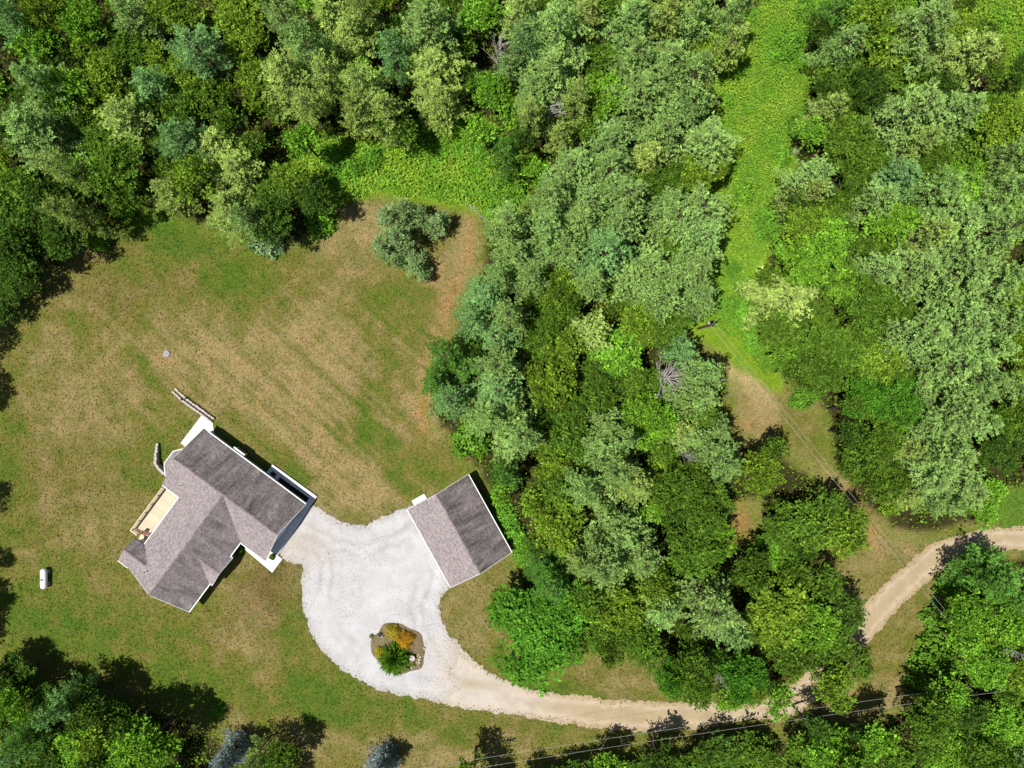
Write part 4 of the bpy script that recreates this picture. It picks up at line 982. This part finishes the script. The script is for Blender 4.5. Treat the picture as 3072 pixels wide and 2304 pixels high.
def undergrowth():
    r = np.random.RandomState(9); n = 190000; X = r.uniform(-82, 82, n); Y = r.uniform(-63, 63, n)
    d = np.maximum.reduce([sdf(P_, X, Y) for P_ in (LAWN, CLEAR, SOILP, STRIP, WEEDS, GREENR, WEEDR, GRAVEL, ROAD)])+(NZ[4].fbm(X*.5, Y*.5)-.5)*2.5
    cl = NZ[5].fbm(X*.28, Y*.28, 4); k = (d < -.1) & (r.rand(n) < sm(cl, .30, .52)*.85+.15); X, Y, cl, d = X[k], Y[k], cl[k], d[k]; n = len(X)
    Z = np.clip(-d*.7, .15, 1)*2.0*(.1+NZ[0].fbm(X*.6, Y*.6, 2))*r.uniform(.3, 1, n)
    nn = unit(UP+.8*r.randn(n, 3)); dv = unit(np.cross(nn, r.randn(n, 3))); L = .34*r.uniform(.6, 1.5, n)
    f = r.uniform(0, 1, (n, 1)); T = (CL(88,126,40)*(1-f)+CL(134,172,50)*f)*r.uniform(.7, 1.2, (n, 1))
    o = link('undergrowth', quads_mesh('undergrowth', leaf_quads(np.stack([X, Y, Z], -1)-dv*L[:, None]*.5, dv, nn, L, L*.62), M['weed'], T))
    tag(o, 'green undergrowth covering the floor of the wood between the trees', 'undergrowth', None, 'stuff')
undergrowth()

def grass():
    r = np.random.RandomState(21); n = 230000; X = r.uniform(-78, 78, n); Y = r.uniform(-60, 60, n)
    d = np.maximum.reduce([sdf(P_, X, Y) for P_ in (LAWN, CLEAR, GREENR)]); g = np.maximum(sdf(GRAVEL, X, Y), sdf(ROAD, X, Y))+(NZ[2].fbm(X*.9, Y*.9, 4)-.5)*.9
    k = (d > -.3) & (g < .02+.75*r.rand(n)**3)
    for o_, rz_, (u0, u1, v0_, v1_) in ((ho, hz, (-2.3, 19.8, -4.0, 6.1)), (ho, hz, (1.0, 14.5, -17.2, -4)), (ho, hz, (13.5, 20.0, -6.9, -4)), (go, gz, (-.6, 12.6, -4.9, 4.8))):
        c, s = math.cos(rz_), math.sin(rz_); u = (X-o_[0])*c+(Y-o_[1])*s; v = -(X-o_[0])*s+(Y-o_[1])*c
        k &= ~((u > u0) & (u < u1) & (v > v0_) & (v < v1_))
    X, Y = X[k], Y[k]; n = len(X); base = ground_colour(X, Y)
    nn = unit(UP+.75*r.randn(n, 3)); dv = unit(np.cross(nn, r.randn(n, 3))); dv[:, 2] = np.abs(dv[:, 2])*.6; dv = unit(dv); L = .22*r.uniform(.5, 1.5, n)
    T = base*1.12*r.uniform(.76, 1.28, (n, 1))*(1+r.uniform(-.1, .1, (n, 3)))
    o = link('grass', quads_mesh('grass', leaf_quads(np.stack([X, Y, np.full(n, .02)], -1), dv, nn, L, L*.5), M['weed'], T))
    tag(o, 'patchy half-dried mown grass of the lawn and clearing', 'grass', None, 'stuff')
grass()

def loose_stones():
    r = np.random.RandomState(33); n = 70000; lo = GRAVEL.min(0)-2; hi = GRAVEL.max(0)+2
    X = r.uniform(lo[0], hi[0], n); Y = r.uniform(lo[1], hi[1], n); d = sdf(GRAVEL, X, Y)
    k = r.rand(n) < np.where(d > 0, .10*np.exp(-d/1.0)+.02, .16*np.exp(d/.35)); k &= d > -1.0
    k &= ~((sdf(ROAD, X, Y) > .5) & (d < 0)); X, Y = X[k], Y[k]; n = len(X); s = r.uniform(.03, .085, n)
    a = r.uniform(0, 6.28, n); V = []; F = []
    for i in range(n):
        b_ = len(V); c, q = math.cos(a[i])*s[i], math.sin(a[i])*s[i]
        V += [(X[i]+c, Y[i]+q, .03), (X[i]-q*.8, Y[i]+c*.8, .03), (X[i]-c, Y[i]-q, .03), (X[i]+q*.8, Y[i]-c*.8, .03), (X[i], Y[i], .03+s[i]), (X[i], Y[i], .0)]
        F += [(b_+j, b_+(j+1) % 4, b_+4) for j in range(4)]+[(b_+(j+1) % 4, b_+j, b_+5) for j in range(4)]
    o = mesh_obj('gravel', V, F, simple_mat('loose_stones', alb(214, 210, 208), .95, .4, 1.3)); tag(o, 'loose white gravel stones along the driveway edges', 'gravel', None, 'stuff')
loose_stones()

# ------------------------------------------------------------------ planted island in the driveway
def IW(x, y, h=0):
    p = W(1100+x*.10852, 1860+y*.10852, h); return (float(p[0]), float(p[1]), h)
ring = []
for k in range(40):
    t = 2*math.pi*k/40; ex, ey = math.cos(t), math.sin(t)
    x = 880+ex*780*math.cos(.55)-ey*680*math.sin(.55); y = 790+ex*780*math.sin(.55)+ey*680*math.cos(.55)
    w = 1+.05*math.sin(5*t+1)+.03*math.sin(9*t); ring.append((880+(x-880)*w, 790+(y-790)*w))
V = []; F = []
for lv, (sc, z) in enumerate([(1.0, .02), (.94, .14), (.6, .26), (.0001, .32)]):
    for (x, y) in ring:
        p = IW(880+(x-880)*sc, 790+(y-790)*sc); V.append((p[0], p[1], z))
for lv in range(3):
    for k in range(40): F.append((lv*40+k, (lv+1)*40+k, (lv+1)*40+(k+1) % 40, lv*40+(k+1) % 40))
tag(mesh_obj('island_bed', V, F, M['soil'], smooth=True), kind='structure')
def island_bush(cx, cy, R, h, col, label, seed, n=1500, leaf=.13):
    p = IW(cx, cy, .5); o = empty('shrub', (p[0], p[1], .2)); tag(o, label, 'shrub')
    f = link('foliage', bush(seed, R, h, leaf, n, .5), o); f.color = alb(*col, .85)
    s = MB()
    for q in range(5): s.tube([(0, 0, 0), (.2*math.cos(q*1.3), .2*math.sin(q*1.3), h*.4), (.5*R*math.cos(q*1.3), .5*R*math.sin(q*1.3), h*.8)], [.035, .025, .01], 5)
    s.build('stem', M['bark'], o)
island_bush(1060, 540, 1.3, 1.4, (196, 150, 44), 'rounded orange-gold shrub, the larger and right one on the driveway island', 201, 3600)
island_bush(720, 320, 1.1, 1.2, (182, 164, 60), 'yellow-gold shrub at the top of the driveway island', 202, 2600)
island_bush(370, 900, .85, .9, (176, 166, 52), 'small yellow shrub at the left edge of the driveway island', 203, 1700)
island_bush(1290, 1230, .42, .35, (120, 150, 60), 'low green clump among pale rocks on the driveway island', 204, 400)
def spiky():
    p = IW(770, 1070, .8); r = np.random.RandomState(7); n = 900
    g = unit(r.randn(n, 3)); g[:, 2] = np.abs(g[:, 2])*.8+.05; g = unit(g); o = empty('spiky_shrub', (p[0], p[1], .2)); tag(o, 'large spiky dark green arching shrub at the bottom of the driveway island', 'shrub')
    Q = []; T = []
    for sgm in range(3):
        s0, s1 = sgm*.34, (sgm+1)*.34; Ln = r.uniform(1.2, 2.9, n) if sgm == 0 else Ln
        def pt(s): return g*np.array([1, 1, 1.15])*(s*Ln)[:, None]-UP*(.24*(s*Ln)**2*(1-g[:, 2]*.5))[:, None]*.7+UP*.3
        a = pt(np.full(n, s0)); b_ = pt(np.full(n, s1+.08)); d = b_-a; l = np.linalg.norm(d, axis=1)
        Q.append(leaf_quads(a, unit(d), unit(UP+.4*r.randn(n, 3)), l, np.full(n, .24-.05*sgm))); T.append(r.uniform(.45, 1.4, (n, 1))*np.ones((1, 3)))
    c = link('foliage', quads_mesh('foliage', np.concatenate(Q), M['leaf'], np.concatenate(T)), o); c.color = alb(84, 122, 34, .9)
    MB().tube([(0, 0, 0), (0, 0, .4), (.05, 0, .8)], [.1, .08, .03], 7).build('stem', M['bark'], o)
spiky()
rk = [(1390, 1000, .24), (1475, 1030, .26), (1440, 960, .17), (1450, 1105, .28), (1375, 1185, .24), (1450, 1180, .25), (1410, 1230, .16), (1240, 1330, .22), (1590, 790, .24), (1550, 1000, .12)]
rl = ['upper left', 'right-hand', 'topmost', 'middle oblong', 'lower left', 'lower right', 'lowest small', None, None, 'tiny outlying']
for k, (x, y, s) in enumerate(rk):
    bm = bmesh.new(); bmesh.ops.create_icosphere(bm, subdivisions=2, radius=1.0); r = random.Random(k)
    for v in bm.verts: v.co *= r.uniform(.82, 1.12); v.co.z *= .6; v.co.x *= 1.2
    me = bpy.data.meshes.new('rock'); bm.to_mesh(me); bm.free(); me.materials.append(M['rock'])
    o = link('rock', me); p = IW(x, y, .3); o.location = (p[0], p[1], .20+s*.15); o.scale = (s*.62, s*.62, s*.7); o.rotation_euler = (0, 0, r.uniform(0, 6))
    lb = '%s pale rock of the cluster right of the spiky shrub' % rl[k] if rl[k] else ('single pale rock at the lower rim of the driveway island' if k == 7 else 'single pale rock at the right rim of the driveway island')
    tag(o, lb, 'rock', 'pale rocks on the driveway island')
p = IW(1270, 1030, .4); o = empty('bird_bath', (p[0], p[1], .15)); tag(o, 'round grey-white stone bird bath beside the spiky shrub on the island', 'bird bath')
MB().lathe([(.26, 0), (.2, .06), (.1, .14), (.09, .5), (.15, .58)], n=18).build('pedestal', M['stone'], o, True)
MB().lathe([(.15, .58), (.38, .68), (.42, .74), (.38, .74), (.3, .68), (.02, .65)], n=22).build('basin', M['stone'], o, True)
p = IW(375, 400, .3); o = empty('planter', (p[0], p[1], .12)); tag(o, 'small dark round planter ring at the left of the driveway island', 'planter')
MB().lathe([(.20, 0), (.25, .3), (.28, .32), (.22, .32), (.19, .24), (.02, .22)], n=18).build('pot', M['dark'], o, True)
p = IW(440, 450, .3); o = empty('garden_statue', (p[0], p[1], .14)); tag(o, 'small white garden ornament beside the dark planter on the island', 'ornament')
MB().lathe([(.14, 0), (.14, .05), (.08, .08), (.12, .25), (.09, .4), (.05, .45), (.08, .53), (.07, .6), (.02, .65)], n=14).build('figure', M['trim'], o, True)
island_bush(120, 470, .3, .25, (110, 140, 70), 'tiny green tuft at the left rim of the driveway island', 205, 250)

# foundation shrubs by the walkway
for (u_, v_, R, h, col, lb, sd) in ((13.95, -7.0, .85, 1.1, (70, 110, 34), 'dark green shrub in the inner corner beside the white walkway', 211), (18.55, -4.9, .45, .6, (96, 130, 44), 'small green shrub in the corner of the white walkway', 212)):
    o = empty('shrub', hl(u_, v_)); tag(o, lb, 'shrub'); f = link('foliage', bush(sd, R, h, .16, 900, .4), o); f.color = alb(*col, .85)
    MB().tube([(0, 0, 0), (0, .03, h*.5)], [.05, .02], 6).build('stem', M['bark'], o)

# ------------------------------------------------------------------ utility poles and wires
def utility_pole(bpx, tpx, h, label, arm):
    b = W(*bpx); o = empty('utility_pole', (b[0], b[1], 0), arm); tag(o, label, 'utility pole', 'utility poles')
    MB().tube([(0, 0, -.5), (0, 0, h*.5), (0, 0, h)], [.19, .16, .12], 12).build('pole', M['pole'], o)
    MB().box(-.9, .9, -.06, .06, h-.45, h-.33).build('crossarm', M['pole'], o)
    for x in (-.8, .8): MB().lathe([(.03, 0), (.06, .05), (.035, .09), (.07, .14), (.03, .2)], (x, 0, h-.33), 10).build('insulator', M['ceramic'], o)
    tr = MB().lathe([(.05, 0), (.22, .03), (.22, .6), (.18, .66), (.05, .68)], (.0, .36, h-1.7), 14).build('transformer', M['ceramic'], o, True)
    MB().lathe([(.03, .66), (.05, .72), (.03, .82)], (.08, .36, h-1.7), 8).build('bushing', M['ceramic'], tr)
    return (b[0], b[1])
p1 = utility_pole((2094, 986), None, 7.8, 'wooden utility pole on the grass where the weedy strip meets the clearing', 0.75)
p2 = utility_pole((2900, 1990), None, 8.2, 'wooden utility pole among shrubs in the lower right wood', 0.35)
def wire(name, a, b, off, label, sag=.5, r=.011):
    a = Vector(a); b = Vector(b); d = (b-a).normalized(); s = Vector((-d.y, d.x, 0))*off; pts = []
    for k in range(15):
        t = k/14; q = a.lerp(b, t)+s; q.z -= sag*4*t*(1-t); pts.append(tuple(q))
    tag(MB().tube(pts, r, 5).build(name, M['wire']), label, 'wire', 'overhead wires')
A = (p1[0], p1[1], 7.6); Bp = (p2[0], p2[1], 8.0); e = W(1240, 2322, 7.5)
wire('overhead_wire', A, Bp, .32, 'upper overhead wire of the pair crossing the right-hand clearing')
wire('overhead_wire', A, Bp, -.32, 'lower overhead wire of the pair crossing the right-hand clearing')
wire('overhead_wire', Bp, tuple(e), .6, 'lower overhead wire of the pair along the bottom edge trees', .6)
wire('overhead_wire', Bp, tuple(e), -.6, 'upper overhead wire of the pair along the bottom edge trees', .6)

# fallen grey branches
def fallen(px, py, ang, L, seed, label, n=9):
    p = W(px, py); o = empty('fallen_branch', (p[0], p[1], .05), ang); tag(o, label, 'branch', 'fallen grey branches'); r = random.Random(seed)
    MB().tube([(-L/2, 0, .1), (0, .15, .3), (L/2, -.05, .25)], [.07, .055, .02], 6).build('main_branch', M['deadwood'], o); t = MB()
    for k in range(n):
        x = r.uniform(-L*.35, L*.45); a = r.choice([-1, 1])*r.uniform(.3, .9); l = r.uniform(.4, 1.3)
        t.tube([(x, .05, .25), (x+l*.5*math.cos(a), l*.5*math.sin(a), .4), (x+l*math.cos(a), l*math.sin(a)*1.1, .45)], [.03, .022, .01], 4)
    t.build('twigs', M['deadwood'], o)
fallen(1430, 640, -.75, 4.6, 1, 'fallen grey branch at the upper right rim of the lawn near the lone pine')
fallen(2385, 455, .5, 3.6, 2, 'heap of grey fallen branches at the right rim of the weedy strip', 16)
fallen(3020, 1930, -.7, 6.0, 3, 'long grey fallen trunk at the right edge among bright shrubs', 14)
fallen(1690, 425, -.9, 4.2, 4, 'pale fallen branch on dark ground in the upper central wood')
fallen(235, 750, 1.2, 1.4, 5, 'short grey stick at the upper left rim of the lawn', 3)
